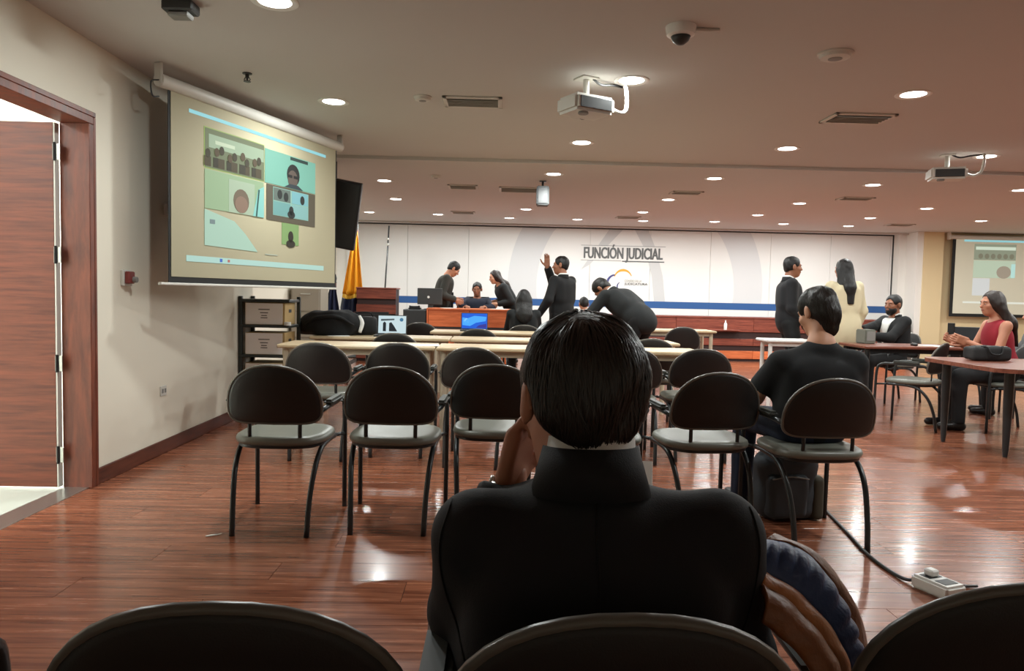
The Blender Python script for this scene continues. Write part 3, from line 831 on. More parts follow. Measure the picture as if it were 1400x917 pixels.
def slatted(name, label, cat, x0, x1, y, ztop, bands, depth=.4):
    t = thing(name, label, cat, ((x0 + x1) / 2, y, 0))
    w = (x1 - x0) / 2
    MB().box(-w + .01, w - .01, .03, depth, 0, ztop - .01).build('carcass', mat('bench_dark', (48, 26, 24), .6), t)
    for (a, b, m) in bands:
        if w > 1.6:
            n = int(2 * w / 1.25)
            for i in range(n):
                MB().bbox(-w + 2 * w * i / n + .002, -w + 2 * w * (i + 1) / n - .002, 0, .03, a, b, b=.003).build('panel', m, t)
        else:
            MB().bbox(-w, w, 0, .03, a, b, b=.003).build('panel', m, t)
    MB().bbox(-w - .01, w + .01, -.012, depth + .01, ztop - .025, ztop, b=.004).build('top_board', bands[0][2], t)
    return t
slatted('lectern', 'reddish wooden lectern with dark recess beside the yellow flag', 'lectern', -2.37, -1.71, 12.3, 1.24, [(1.05, 1.215, M_cherry), (.80, .955, M_cherry), (.45, .72, M_orange), (.05, .42, M_cherry)], .45)
slatted('long_bench', 'long dark red wooden bench front along the back wall', 'bench', 1.9, 7.8, 13.75, .84, [(.56, .815, M_cherry), (.30, .43, M_cherry), (.05, .20, M_orange)], .55)
# bottle on the bench
bt = thing('water_bottle', 'tiny white bottle standing on the wooden bench ledge', 'bottle', (4.27, 13.60, .0))
bt.location = (4.27, 13.62, .60)
MB().lathe([(.028, 0), (.03, .01), (.03, .11), (.012, .145), (.012, .165)], 14).build('body', M_white, bt, 'auto')
MB().lathe([(.014, .165), (.014, .18)], 12).build('cap', M_white, bt)
sh = MB().bbox(-.3, .3, -.06, .10, -.02, 0, b=.004); 
ld_ = tag(sh.build('bench_ledge', M_cherry, None, loc=(4.27, 13.65, .60)), 'narrow ledge on the bench front carrying a white bottle', 'ledge')

# ------------------------------------------------------------------ flags and poles
def flag(x, y, ztop, label, colors, w, drop, rot=0):
    t = thing('flag', label, 'flag', (x, y, 0))
    MB().tube([(0, 0, .04), (.0, 0, ztop)], .014, 8).build('pole', M_base, t, True)
    MB().lathe([(.003, ztop + .14), (.018, ztop + .07), (.01, ztop + .02), (.02, ztop)], 10).build('finial', M_dgrey, t, 'auto')
    MB().lathe([(.16, 0), (.16, .02), (.05, .05), (.02, .06)], 20).build('base', M_dgrey, t, 'auto')
    if colors:
        z1 = ztop - .03; N = 26
        for bi, (m, a, b) in enumerate(colors):
            mb = MB(); vs_ = []; K = 14
            for i in range(K + 1):
                tt = a + (b - a) * i / K
                z = z1 - drop * tt
                spread = w * min(1, .16 + 1.1 * tt) * (1 - .25 * max(0, tt - .75))
                for j in range(N + 1):
                    u = j / N
                    xx = -.02 + (u - .62) * spread
                    yy = -.05 + .055 * math.sin(u * 17 + bi) * min(1, .25 + tt)
                    vs_.append((xx, yy, z - .10 * u * 0 + .06 * math.sin(u * 5) * tt * -.6))
            fs_ = [(i * (N + 1) + j, i * (N + 1) + j + 1, (i + 1) * (N + 1) + j + 1, (i + 1) * (N + 1) + j) for i in range(K) for j in range(N)]
            mb.add(vs_, fs_)
            o = mb.build('cloth', m, t, True)
            md = o.modifiers.new('thickness', 'SOLIDIFY'); md.thickness = .004
    return t
M_yel = mat('flag_yellow', (232, 156, 20), .7); M_fnavy = mat('flag_navy', (26, 34, 62), .7); M_fred = mat('flag_red', (132, 30, 44), .7)
M_fringe = mat('flag_fringe', (226, 176, 60), .6)
fg = flag(-2.49, 12.98, 2.24, 'yellow flag with gold fringe hanging on a pole beside the lectern', [(M_yel, 0, .62), (M_fringe, .62, .66), (M_fnavy, .66, .8), (M_fred, .8, 1.0)], .44, 1.75)
flag(-2.64, 11.95, 1.30, 'dark navy draped flag left of the yellow flag', [(M_fnavy, 0, 1.0)], .46, 1.1)
pp = thing('flag_pole', 'bare slanting dark flag pole behind the lectern', 'pole', (-2.11, 13.3, 0))
MB().tube([(0, 0, .05), (.12, 0, 2.36)], .014, 8).build('pole', M_blackm, pp, True)
MB().lathe([(.14, 0), (.14, .02), (.03, .06)], 18).build('base', M_dgrey, pp, 'auto')
for z in (2.02, 2.12): MB().lathe([(.02, -.02), (.026, 0), (.02, .02)], 10, c=(.12 * (z - .05) / 2.31, 0, z)).build('joint', M_chrome, pp, 'auto')
fc = thing('filing_cabinet', 'grey beige filing cabinet behind the box shelf', 'cabinet', (-2.95, 11.2, 0))
M_cab = mat('cabinet_grey', (150, 142, 128), .5)
MB().bbox(-.2, .25, 0, .5, 0, 1.24, b=.006).build('body', M_cab, fc)
for i in range(3):
    d_ = MB().bbox(-.18, .23, -.016, 0, .05 + i * .4, .42 + i * .4, b=.004).build('drawer', M_cab, fc)
    MB().bbox(-.05, .1, -.03, -.016, .3 + i * .4, .32 + i * .4, b=.003).build('handle', M_chrome, d_)

# ------------------------------------------------------------------ shelf with archive boxes
sf = thing('metal_shelf', 'dark metal shelf rack against the left wall holding archive boxes', 'shelf', (-2.095, 6.62, 0))
for sx in (-.215, .215):
    for sy in ((0, .33) if sx < 0 else (.33,)):
        MB().bbox(sx - .016, sx + .016, sy - .016, sy + .016, 0, 1.10, b=.003).build('post', M_shelf, sf)
SH = (.30, .575, .845, 1.075)
for z in SH:
    MB().bbox(-.225, .225, -.02, .35, z - .025, z, b=.004).build('shelf_board', M_shelf, sf)
for i, z in enumerate(SH[:3]):
    nm = ('lowest visible', 'middle', 'topmost')[i]
    b = thing('archive_box', '%s cardboard archive box with printed pale front on the rack' % nm, 'box', (-2.10, 6.62, z), 0, 'archive boxes on the rack')
    MB().bbox(-.17, .185, .0, .33, .0, .20, b=.003).build('carton', M_card, b)
    f = MB().bbox(-.165, .165, -.004, .0, .005, .195, b=.001).build('front_label', M_boxw, b)
    for k_, (w_, zz) in enumerate(((.10, .135), (.07, .105), (.05, .08), (.06, .06))):
        MB().box(-w_ / 2, w_ / 2, -.0055, -.004, zz, zz + .008).build('print_line', M_print, f)
    MB().bbox(.1855, .1885, .12, .2, .11, .14, b=.001).build('hand_hole', M_dgrey, b)
tr = thing('tape_roll', 'white roll lying on the edge of the middle rack shelf', 'roll', (-1.885, 6.60, .845))
MB().lathe([(.018, 0), (.03, 0), (.03, .03), (.018, .03)], 16).build('tape', M_white, tr, 'auto')

# ------------------------------------------------------------------ laptops, monitor, small desk things
def laptop(x, y, z, w, h, label, rz, m_screen, shapes=(), tilt=.28):
    t = thing('laptop', label, 'laptop', (x, y, z), rz)
    MB().bbox(-w / 2, w / 2, -.11, .11, 0, .016, b=.005).build('base', M_dgrey, t)
    k_ = MB()
    for r_ in range(4):
        for c_ in range(10): k_.box(-w * .42 + c_ * w * .084, -w * .42 + c_ * w * .084 + w * .07, -.01 + r_ * .024, .01 + r_ * .024, .016, .019)
    ko = k_.build('keyboard', M_black, t)
    Ms = Matrix.Translation((0, .11, .012)) @ Matrix.Rotation(-tilt, 4, 'X')
    lid = MB().bbox(-w / 2, w / 2, 0, .01, 0, h, b=.004, M=Ms).build('lid', M_dgrey, t)
    MB().box(-w / 2 + .008, w / 2 - .008, -.0015, 0, .012, h - .008, M=Ms).build('display', m_screen, lid)
    for (pts, m) in shapes:
        MB().prism(pts, -.0025, -.0018, lambda a, b, d: Ms @ Vector((a, d, b))).build('display_picture', m, lid)
    return t
laptop(-1.03, 7.05, .74, .285, .19, 'laptop with bright white video screen facing the camera', 0, glow('lapw', (196, 216, 222), .9),
       [([(-.11, .13), (.02, .14), (.02, .155), (-.11, .15)], glow('lapg', (96, 110, 116), .5)), ([(-.09, .03), (-.06, .03), (-.06, .11), (-.075, .125), (-.09, .11)], glow('lapd', (42, 50, 60), .3)),
        ([(-.03, .03), (.05, .03), (.02, .08), (-.01, .12), (-.03, .11)], glow('lapd', (42, 50, 60), .3)), (oval(.09, .145, .018, .018), glow('lapb', (70, 130, 170), .6))], .12)
laptop(-.27, 8.40, .74, .31, .195, 'laptop with glowing blue screen facing the camera', 0, glow('blu', (24, 92, 214), .9),
       [([(-.14, .05), (-.05, .04), (.02, .08), (.13, .1), (.14, .15), (.0, .16), (-.08, .13), (-.14, .14)], glow('blul', (70, 164, 246), .95)),
        (oval(-.09, .10, .03, .03), glow('bluw', (150, 210, 255), 1.0)), ([(.02, .02), (.14, .02), (.14, .07), (.05, .05)], glow('blud', (60, 60, 170), .6))], .12)
mo = thing('desk_monitor', 'dark monitor seen from behind on the judges desk', 'monitor', (-1.12, 11.93, .93))
mo.location = (-1.1, 11.93, .90)
MB().bbox(-.21, .19, -.02, .02, .08, .345, b=.006).build('screen_back', M_dgrey, mo)
MB().lathe([(.016, 0), (.02, .003), (.0005, .004)], 16, M=Matrix.Translation((-.03, -.02, .2)) @ Matrix.Rotation(PI / 2, 4, 'X')).build('rear_mark', M_white, mo)
MB().bbox(-.04, .04, .0, .03, .01, .1, b=.005).bbox(-.1, .1, -.07, .09, 0, .012, b=.004).build('stand', M_dgrey, mo)
def office_chair(x, y, rz, label, zt=1.22):
    t = thing('office_chair', label, 'chair', (x, y, 0), rz)
    MB().bbox(-.23, .23, -.26, -.19, .62, zt, b=.03).build('backrest', M_black, t, 'auto')
    MB().bbox(-.24, .24, -.2, .24, .44, .52, b=.03).build('seat', M_black, t, 'auto')
    MB().tube([(0, 0, .08), (0, 0, .44)], .03, 10).build('gas_lift', M_blackm, t, True)
    MB().bbox(-.04, .04, -.25, -.1, .42, .66, b=.01).build('back_support', M_blackm, t)
    for i in range(5):
        a = 2 * PI * i / 5
        l = MB().tube([(0, 0, .1), (.28 * math.cos(a), .28 * math.sin(a), .07)], [.025, .014], 8).build('base_arm', M_blackm, t, True)
        MB().ball((.28 * math.cos(a), .28 * math.sin(a), .035), .035, 10, 7).build('caster', M_black, l, True)
    for sx in (-.26, .26): MB().tube([(sx, .1, .48), (sx, .1, .66), (sx, -.18, .68)], .018, 8, 3).build('armrest', M_black, t, True)
office_chair(-1.12, 13.15, 2.6, 'black office chair behind the standing clerk at the desk')
office_chair(-.36, 12.76, PI, 'black office chair under the seated man at the desk', 1.12)
office_chair(-1.62, 9.2, .4, 'dark office chair in front of the lectern', .92)
def sheet(x, y, z, w, d, rz, label, name='paper_sheet', M=None):
    o = MB().bbox(-w / 2, w / 2, -d / 2, d / 2, 0, .003, b=.001, M=M).build(name, M_paper, None, loc=(x, y, z)); o.rotation_euler = (0, 0, rz)
    return tag(o, label, 'paper')
sheet(-.80, 11.80, .93, .21, .297, .3, 'white paper on the orange desk below the standing clerk')
sheet(.02, 11.82, .93, .26, .2, -.2, 'white paper on the orange desk below the leaning person')
sheet(-1.52, 7.0, .74, .2, .28, .3, 'white paper at the left end of the second beige table')
sheet(-.62, 5.92, .74, .3, .21, .1, 'pale paper lying on the beige table behind the chairs')
sheet(1.1, 5.95, .74, .3, .21, -.2, 'pale paper lying on the beige table right of the head')
sheet(4.55, 7.5, .73, .21, .29, .5, 'white papers on the dark red table by the woman in red')
for i, (x, y) in enumerate(((1.18, 7.05), (1.26, 6.98))):
    c = thing('paper_cup', ('left', 'right')[i] + ' of two white cups on the table below the bent man', 'cup', (x, y, .74), 0, 'white cups')
    MB().lathe([(.024, 0), (.025, .003), (.033, .085), (.035, .088), (.031, .086), (.022, .006)], 16).build('body', M_white, c, 'auto')
    MB().lathe([(.036, .086), (.036, .092), (.03, .094)], 16).build('lid', M_offwhite, c, 'auto')
# black box speaker / printer on right table
rl = laptop(4.86, 7.45, .73, .3, .2, 'dark laptop on the red table in front of the woman in red', -.5, mat('dark_display', (20, 22, 26), .25), (), .3)
cp = thing('computer_mouse', 'small black mouse on the dark red table', 'mouse', (4.3, 7.45, .73))
MB().ball((0, 0, .012), (.03, .05, .02), 12, 8).build('shell', M_black, cp, True)
MB().ball((0, .03, .03), (.004, .01, .004), 8, 6).build('wheel', M_grey, cp, True)
gb = thing('grey_box', 'grey computer box on the table beside the bearded man', 'computer', (3.93, 7.72, .73), .2)
MB().bbox(-.065, .065, -.08, .08, 0, .15, b=.01).build('housing', mat('box_grey', (112, 114, 104), .5), gb)
MB().bbox(-.05, .05, -.084, -.08, .03, .13, b=.003).build('front_panel', M_grey, gb)

# ------------------------------------------------------------------ power strip, cable, scrap
ps = thing('power_strip', 'white multi-socket power box on the floor at right', 'power strip', (1.80, 2.86, 0), .35)
MB().bbox(-.055, .055, -.085, .085, 0, .055, b=.01).build('housing', M_white, ps)
for i in range(2):
    MB().bbox(-.035, .035, -.06 + i * .07, -.01 + i * .07, .055, .057, b=.001).build('socket', M_dgrey, ps)
MB().bbox(-.02, .022, .012, .055, .057, .085, b=.006).build('plug', M_white, ps)
MB().tube([(.05, .02, .02), (.1, .03, .012), (.14, .0, .008), (.2, -.02, .008)], .006, 6, 5).build('plug_cord', M_dgrey, ps, True)
cabl = MB().tube([(1.75, 2.93, .02), (1.72, 3.0, .009), (1.72, 3.25, .008), (1.78, 3.6, .008), (1.83, 3.9, .008), (1.86, 4.1, .008), (1.84, 4.4, .008)], .0075, 8, 8).build('power_cable', M_dgrey, None, True)
tag(cabl, 'black power cable running across the floor to the backpack', 'cable')
sc_ = MB().tube([(-1.345, 3.39, .004), (-1.32, 3.40, .006), (-1.30, 3.415, .004), (-1.285, 3.43, .004)], [.005, .008, .005, .003], 6, 4, squash=.4).build('paper_scrap', M_paper, None, True)
tag(sc_, 'tiny crumpled white paper scrap on the floor', 'scrap')

# ------------------------------------------------------------------ distance-field modelling (bodies, clothes, soft things)
class Field:
    def __init__(s, lo, hi, h):
        s.h = h; s.lo = np.array(lo, float); n = np.ceil((np.array(hi, float) - s.lo) / h).astype(int) + 1
        s.ax = [(s.lo[i] + h * np.arange(n[i])).astype(np.float32) for i in range(3)]
        s.f = np.full(tuple(n), 1.0, np.float32)
    def _sl(s, lo, hi):
        out = []
        for i in range(3):
            a = max(0, int(math.floor((lo[i] - s.lo[i]) / s.h))); b = min(len(s.ax[i]), int(math.ceil((hi[i] - s.lo[i]) / s.h)) + 1)
            if b - a < 1: return None
            out.append(slice(a, b))
        return tuple(out)
    def _grid(s, sl):
        return (s.ax[0][sl[0]][:, None, None], s.ax[1][sl[1]][None, :, None], s.ax[2][sl[2]][None, None, :])
    def _put(s, sl, d, k, op):
        a = s.f[sl]
        if op == 'u':
            if k <= 0: s.f[sl] = np.minimum(a, d); return
            h = np.clip(.5 + .5 * (d - a) / k, 0, 1); s.f[sl] = d + (a - d) * h - k * h * (1 - h)
        elif op == 's':                      # cut d away
            d = -d
            if k <= 0: s.f[sl] = np.maximum(a, d); return
            h = np.clip(.5 - .5 * (d - a) / k, 0, 1); s.f[sl] = d + (a - d) * h + k * h * (1 - h)
    def cap(s, a, b, ra, rb, k=.03, op='u', flat=False, sq=None):
        a = np.array(a, float); b = np.array(b, float); m = max(ra, rb) + k + .03
        sl = s._sl(np.minimum(a, b) - m, np.maximum(a, b) + m)
        if sl is None: return s
        X, Y, Z = s._grid(sl); ab = b - a; L2 = float(ab @ ab) + 1e-9
        px, py, pz = X - a[0], Y - a[1], Z - a[2]
        t0 = (px * ab[0] + py * ab[1] + pz * ab[2]) / L2
        t = np.clip(t0, 0, 1)
        dx, dy, dz = px - t * ab[0], py - t * ab[1], pz - t * ab[2]
        d2 = dx * dx + dy * dy + dz * dz
        if sq is not None:                   # squash along an axis: (axis, factor)
            ax, fc = sq; q = dx * ax[0] + dy * ax[1] + dz * ax[2]; d2 = d2 + q * q * (fc * fc - 1)
        d = np.sqrt(np.maximum(d2, 1e-12)) - (ra + (rb - ra) * t)
        if flat: d = np.maximum(d, (t0 - 1) * math.sqrt(L2))
        s._put(sl, d.astype(np.float32), k, op); return s
    def ell(s, c, r, R=None, k=.03, op='u'):
        c = np.array(c, float); r = np.array(r, float); m = float(max(r)) + k + .03
        sl = s._sl(c - m, c + m)
        if sl is None: return s
        X, Y, Z = s._grid(sl); px, py, pz = X - c[0], Y - c[1], Z - c[2]
        if R is None: q = (px / r[0], py / r[1], pz / r[2]); q2 = (px / r[0] ** 2, py / r[1] ** 2, pz / r[2] ** 2)
        else:
            l = [px * R[0][i] + py * R[1][i] + pz * R[2][i] for i in range(3)]
            q = [l[i] / r[i] for i in range(3)]; q2 = [l[i] / r[i] ** 2 for i in range(3)]
        k0 = np.sqrt(q[0] ** 2 + q[1] ** 2 + q[2] ** 2); k1 = np.sqrt(q2[0] ** 2 + q2[1] ** 2 + q2[2] ** 2) + 1e-6
        s._put(sl, (k0 * (k0 - 1) / k1).astype(np.float32), k, op); return s
    def rbox(s, c, hf, rad, R=None, k=.02, op='u'):
        c = np.array(c, float); m = float(np.linalg.norm(hf)) + k + .03
        sl = s._sl(c - m, c + m)
        if sl is None: return s
        X, Y, Z = s._grid(sl); p = [X - c[0], Y - c[1], Z - c[2]]
        if R is not None: p = [p[0] * R[0][i] + p[1] * R[1][i] + p[2] * R[2][i] for i in range(3)]
        q = [np.abs(p[i] + 0 * p[0] + 0 * p[1] + 0 * p[2]) - (hf[i] - rad) for i in range(3)]
        d = np.sqrt(sum(np.maximum(v, 0) ** 2 for v in q)) + np.minimum(np.maximum(np.maximum(q[0], q[1]), q[2]), 0) - rad
        s._put(sl, d.astype(np.float32), k, op); return s
    def plane(s, p, n, k=.0):               # keep the side n points away from
        p = np.array(p, float); n = np.array(n, float); n /= np.linalg.norm(n)
        X, Y, Z = s._grid((slice(None),) * 3)
        d = (X - p[0]) * n[0] + (Y - p[1]) * n[1] + (Z - p[2]) * n[2]
        s._put((slice(None),) * 3, -d.astype(np.float32), k, 's'); return s
    def wrinkle(s, amp, freq, seed=0, dirs=5, aniso=(1, 1, 1)):
        rg = np.random.RandomState(seed); X, Y, Z = s._grid((slice(None),) * 3); t = np.zeros_like(s.f)
        for i in range(dirs):
            d = rg.normal(size=3) * np.array(aniso); d = d / np.linalg.norm(d) * freq * rg.uniform(.6, 1.6); ph = rg.uniform(0, 6.28)
            w = rg.normal(size=3); w = w / np.linalg.norm(w) * freq * .35
            t += np.sin(X * d[0] + Y * d[1] + Z * d[2] + ph + 1.5 * np.sin(X * w[0] + Y * w[1] + Z * w[2] + ph))
        s.f += (amp / dirs * 1.6 * t).astype(np.float32); return s
    def mesh(s, relax=1):
        f = s.f.copy()
        f[0] = f[-1] = 1; f[:, 0] = f[:, -1] = 1; f[:, :, 0] = f[:, :, -1] = 1
        ins = f < 0
        nx, ny, nz = f.shape
        cnt = np.zeros((nx - 1, ny - 1, nz - 1), np.int8)
        off = [(i, j, k) for i in (0, 1) for j in (0, 1) for k in (0, 1)]
        sub = lambda A, o: A[o[0]:nx - 1 + o[0], o[1]:ny - 1 + o[1], o[2]:nz - 1 + o[2]]
        for o in off: cnt += sub(ins, o)
        act = (cnt > 0) & (cnt < 8)
        I = np.argwhere(act)
        if len(I) == 0: return np.zeros((0, 3)), []
        idx = -np.ones(act.shape, np.int64); idx[act] = np.arange(len(I))
        P = np.zeros((len(I), 3)); C = np.zeros(len(I))
        val = {o: f[I[:, 0] + o[0], I[:, 1] + o[1], I[:, 2] + o[2]] for o in off}
        for o in off:
            for a in range(3):
                if o[a] == 0:
                    o2 = tuple(1 if i == a else o[i] for i in range(3))
                    v0, v1 = val[o], val[o2]; m = (v0 < 0) != (v1 < 0)
                    t = np.where(m, v0 / np.where(m, v0 - v1, 1), 0)
                    p = np.tile(np.array(o, float), (len(I), 1)); p[:, a] += t
                    P[m] += p[m]; C[m] += 1
        V = (I + P / C[:, None]) * s.h + s.lo
        Q = []
        for a in range(3):
            b, c = (a + 1) % 3, (a + 2) % 3
            sl0 = [slice(None)] * 3; sl1 = [slice(None)] * 3; sl0[a] = slice(0, -1); sl1[a] = slice(1, None)
            e = ins[tuple(sl0)] != ins[tuple(sl1)]
            E = np.argwhere(e)
            E = E[(E[:, b] > 0) & (E[:, c] > 0) & (E[:, b] < f.shape[b] - 1) & (E[:, c] < f.shape[c] - 1)]
            def g(db, dc):
                q = E.copy(); q[:, b] += db; q[:, c] += dc; return idx[q[:, 0], q[:, 1], q[:, 2]]
            q = np.stack([g(-1, -1), g(0, -1), g(0, 0), g(-1, 0)], 1)
            fl_ = ~ins[E[:, 0], E[:, 1], E[:, 2]]
            q[fl_] = q[fl_][:, ::-1]
            Q.append(q)
        Q = np.concatenate(Q); Q = Q[(Q >= 0).all(1)]
        for _ in range(relax):
            S_ = np.zeros_like(V); N_ = np.zeros(len(V))
            for i in range(4):
                a_, b_ = Q[:, i], Q[:, (i + 1) % 4]
                np.add.at(S_, a_, V[b_]); np.add.at(S_, b_, V[a_]); np.add.at(N_, a_, 1); np.add.at(N_, b_, 1)
            V = V * .5 + .5 * S_ / np.maximum(N_, 1)[:, None]
        return V, Q

def np_obj(name, parts, m, parent, loc=None):
    """parts: list of (V, Q) joined into one mesh"""
    V = np.concatenate([p[0] for p in parts]); o = 0; Q = []
    for p in parts:
        if len(p[1]): Q.append(np.asarray(p[1]) + o)
        o += len(p[0])
    Q = np.concatenate(Q)
    me = bpy.data.meshes.new(name)
    me.vertices.add(len(V)); me.vertices.foreach_set('co', V.astype(np.float32).ravel())
    me.loops.add(len(Q) * 4); me.loops.foreach_set('vertex_index', Q.astype(np.int32).ravel())
    me.polygons.add(len(Q)); me.polygons.foreach_set('loop_start', np.arange(0, len(Q) * 4, 4, dtype=np.int32))
    me.polygons.foreach_set('use_smooth', np.ones(len(Q), bool))
    me.update(calc_edges=True); me.validate()
    me.materials.append(m)
    ob = bpy.data.objects.new(name, me); COL.objects.link(ob)
    if parent is not None: ob.parent = parent
    if loc is not None: ob.location = loc
    return ob

def rotm(ax, a):
    return np.array(Matrix.Rotation(a, 3, ax))
def unit(v): v = np.array(v, float); return v / (np.linalg.norm(v) + 1e-9)
def ik(a, b, l1, l2, pole):
    d = b - a; L = np.linalg.norm(d); Lm = (l1 + l2) * .995; u = d / (L + 1e-9); L = min(L, Lm)
    x = (l1 * l1 - l2 * l2 + L * L) / (2 * L); h = math.sqrt(max(l1 * l1 - x * x, 0))
    p = np.array(pole, float); p = unit(p - u * (p @ u))
    return a + u * x + p * h, a + u * L

SKIN = {'tan': mat('skin_tan', (186, 126, 96), .5, var=.06, vscale=12), 'light': mat('skin_light', (205, 152, 122), .5, var=.06, vscale=12),
        'brown': mat('skin_brown', (150, 98, 72), .5, var=.06, vscale=12), 'warm': mat('skin_warm', (184, 124, 96), .5, var=.06, vscale=12)}
M_hair = mat('hair_black', (15, 13, 12), .5, var=.3, vscale=8, bump=.5, bscale=90, stretch=(1, 1, .12))
M_hairb = mat('hair_brown', (38, 27, 22), .45, var=.3, vscale=8, bump=.5, bscale=90, stretch=(1, 1, .12))
M_strand = mat('hair_strand', (33, 28, 24), .33, var=.25, vscale=14)  # lighter than the hair mass, its highlights put into the colour
M_eyew = mat('eye_white', (186, 172, 160), .45); M_iris = mat('eye_iris', (30, 20, 14), .2); M_lip = mat('lips', (146, 84, 74), .5)
def cloth(name, rgb, rough=.85, b=.15, sc=420): return mat('cloth_' + name, rgb, rough, var=.08, vscale=5, bump=b, bscale=sc, sheen=0.0)
C_black = cloth('black', (9, 10, 12)); C_suit = cloth('suit_navy', (12, 14, 19), .8); C_char = cloth('charcoal', (20, 23, 24)); C_navy = cloth('navy', (26, 31, 48))
C_olive = cloth('dark_olive', (44, 42, 36)); C_cream = cloth('cream', (214, 202, 168)); C_red = cloth('red', (148, 30, 44)); C_tee = cloth('tee', (19, 21, 23), .9); C_jean = cloth('jeans', (28, 36, 56), .9)
C_grey = cloth('grey', (96, 98, 98)); C_white = cloth('white', (226, 226, 222)); C_shoe = mat('shoe_leather', (18, 16, 15), .35); C_skirt = cloth('skirt_black', (17, 17, 19))

def head_mesh(F, hc, R, s):
    """skull, jaw, brow, nose, lips, ears, eye sockets"""
    q = lambda x, y, z: hc + R @ (np.array((x, y, z)) * s)
    F.ell(q(0, -.014, .034), (.073 * s, .092 * s, .086 * s), R, .02)
    F.ell(q(0, .028, -.038), (.057 * s, .062 * s, .072 * s), R, .03)
    F.ell(q(0, .050, -.088), (.030 * s, .030 * s, .026 * s), R, .03)
    F.cap(q(-.034, .072, .022), q(.034, .072, .022), .014 * s, .014 * s, .02)
    for sx in (-1, 1):
        F.ell(q(sx * .040, .060, -.022), (.022 * s, .022 * s, .02 * s), R, .02)
        F.ell(q(sx * .031, .096, .0), (.012 * s, .013 * s, .007 * s), R, .012, 's')
        F.ell(q(sx * .081, -.010, -.004), (.011 * s, .021 * s, .035 * s), R, .008)
        F.ell(q(sx * .093, .002, -.002), (.006 * s, .011 * s, .021 * s), R, .006, 's')
    F.cap(q(0, .086, .008), q(0, .104, -.026), .008 * s, .013 * s, .012)
    F.ell(q(0, .082, -.056), (.024 * s, .014 * s, .011 * s), R, .012)

def face_bits(t, hc, R, s, brow=M_hair):
    M4 = Matrix(R.tolist())
    q = lambda x, y, z: hc + R @ (np.array((x, y, z)) * s)
    for sx in (-1, 1):
        e = MB().ball(q(sx * .031, .0805, .0), (.0095 * s, .0075 * s, .0045 * s), 10, 7, M4).build('eye', M_eyew, t, True)
        MB().ball(q(sx * .031, .0868, .0), (.005 * s, .003 * s, .0046 * s), 10, 6, M4).build('iris', M_iris, e, True)
        MB().tube([q(sx * .014, .087, .021), q(sx * .032, .087, .026), q(sx * .05, .076, .019)], [.0035 * s, .004 * s, .0025 * s], 6, 3).build('eyebrow', brow, t, True)
    MB().ball(q(0, .090, -.056), (.022 * s, .007 * s, .008 * s), 12, 7, M4).build('lips', M_lip, t, True)

def hand_mesh(wr, f, n, side, curl=.35, s=1.0, h=.0045, spread=.0, thumb=1.0):
    """wr wrist, f finger direction, n palm normal, side +1/-1 picks the thumb side"""
    f = unit(f); n = unit(n - f * (np.array(n) @ f)); w = np.cross(f, n) * side
    c = wr + f * .08 * s
    F = Field(c - .145 * s, c + .145 * s, h)
    R = np.stack([w, f, n], 1)
    F.rbox(wr + f * .05 * s, np.array((.040, .050, .0145)) * s, .013 * s, R, .012)
    F.cap(wr - f * .05 * s, wr + f * .015 * s, .027 * s, .023 * s, .02, sq=(n, 1.25))
    def bend(a): return f * math.cos(a) + n * math.sin(a)
    for i, (o, L) in enumerate(((.030, .070), (.010, .079), (-.011, .074), (-.031, .057))):
        p = wr + (f * .094 + w * o) * s; a = curl * .55 + spread * 0
        sd = w * (o / .03) * spread
        for j, (fr_, r0, r1) in enumerate(((.45, .0092, .0086), (.31, .0086, .0080), (.24, .0080, .0068))):
            p2 = p + unit(bend(a) + sd) * L * fr_ * s
            F.cap(p, p2, r0 * s, r1 * s, .004); p = p2; a += curl * (1.0 + .1 * i)
    p = wr + (f * .022 + w * .030 - n * .0) * s
    d1 = unit(f * .62 + w * .72 * thumb + n * .35); d2 = unit(f * .85 + w * .35 * thumb + n * .45)
    p2 = p + d1 * .042 * s; p3 = p2 + d2 * .034 * s; p4 = p3 + unit(d2 + f * .3) * .026 * s
    F.cap(p, p2, .015 * s, .0115 * s, .01); F.cap(p2, p3, .0112 * s, .0098 * s, .004); F.cap(p3, p4, .0098 * s, .0078 * s, .003)
    return F.mesh(1)

def neck_ring(t, name, m, c, R, rx, ry, z0, z1, flare, gap=0.0, th=.005, n=36, dip=0.0):
    """band round the neck; gap (radians) opens it at the front"""
    vs_ = []; fs_ = []
    cols = []
    for i in range(n + 1):
        a = PI / 2 + gap / 2 + (2 * PI - gap) * i / n
        cs, sn = math.cos(a), math.sin(a)
        dz = -dip * max(0, sn)
        for (rr, z) in ((1.0 + flare, z0), (1.0, z1), (1.0 - th / rx, z1), (1.0 - th / rx + flare * .6, z0)):
            vs_.append(c + R @ np.array((rx * rr * cs, ry * rr * sn, z + dz)))
    for i in range(n):
        for j in range(4):
            a, b = i * 4 + j, i * 4 + (j + 1) % 4
            fs_.append((a, b, b + 4, a + 4))
    fs_ += [(0, 1, 2, 3), tuple(n * 4 + j for j in (3, 2, 1, 0))]
    return MB().add(vs_, fs_).build(name, m, t, True)

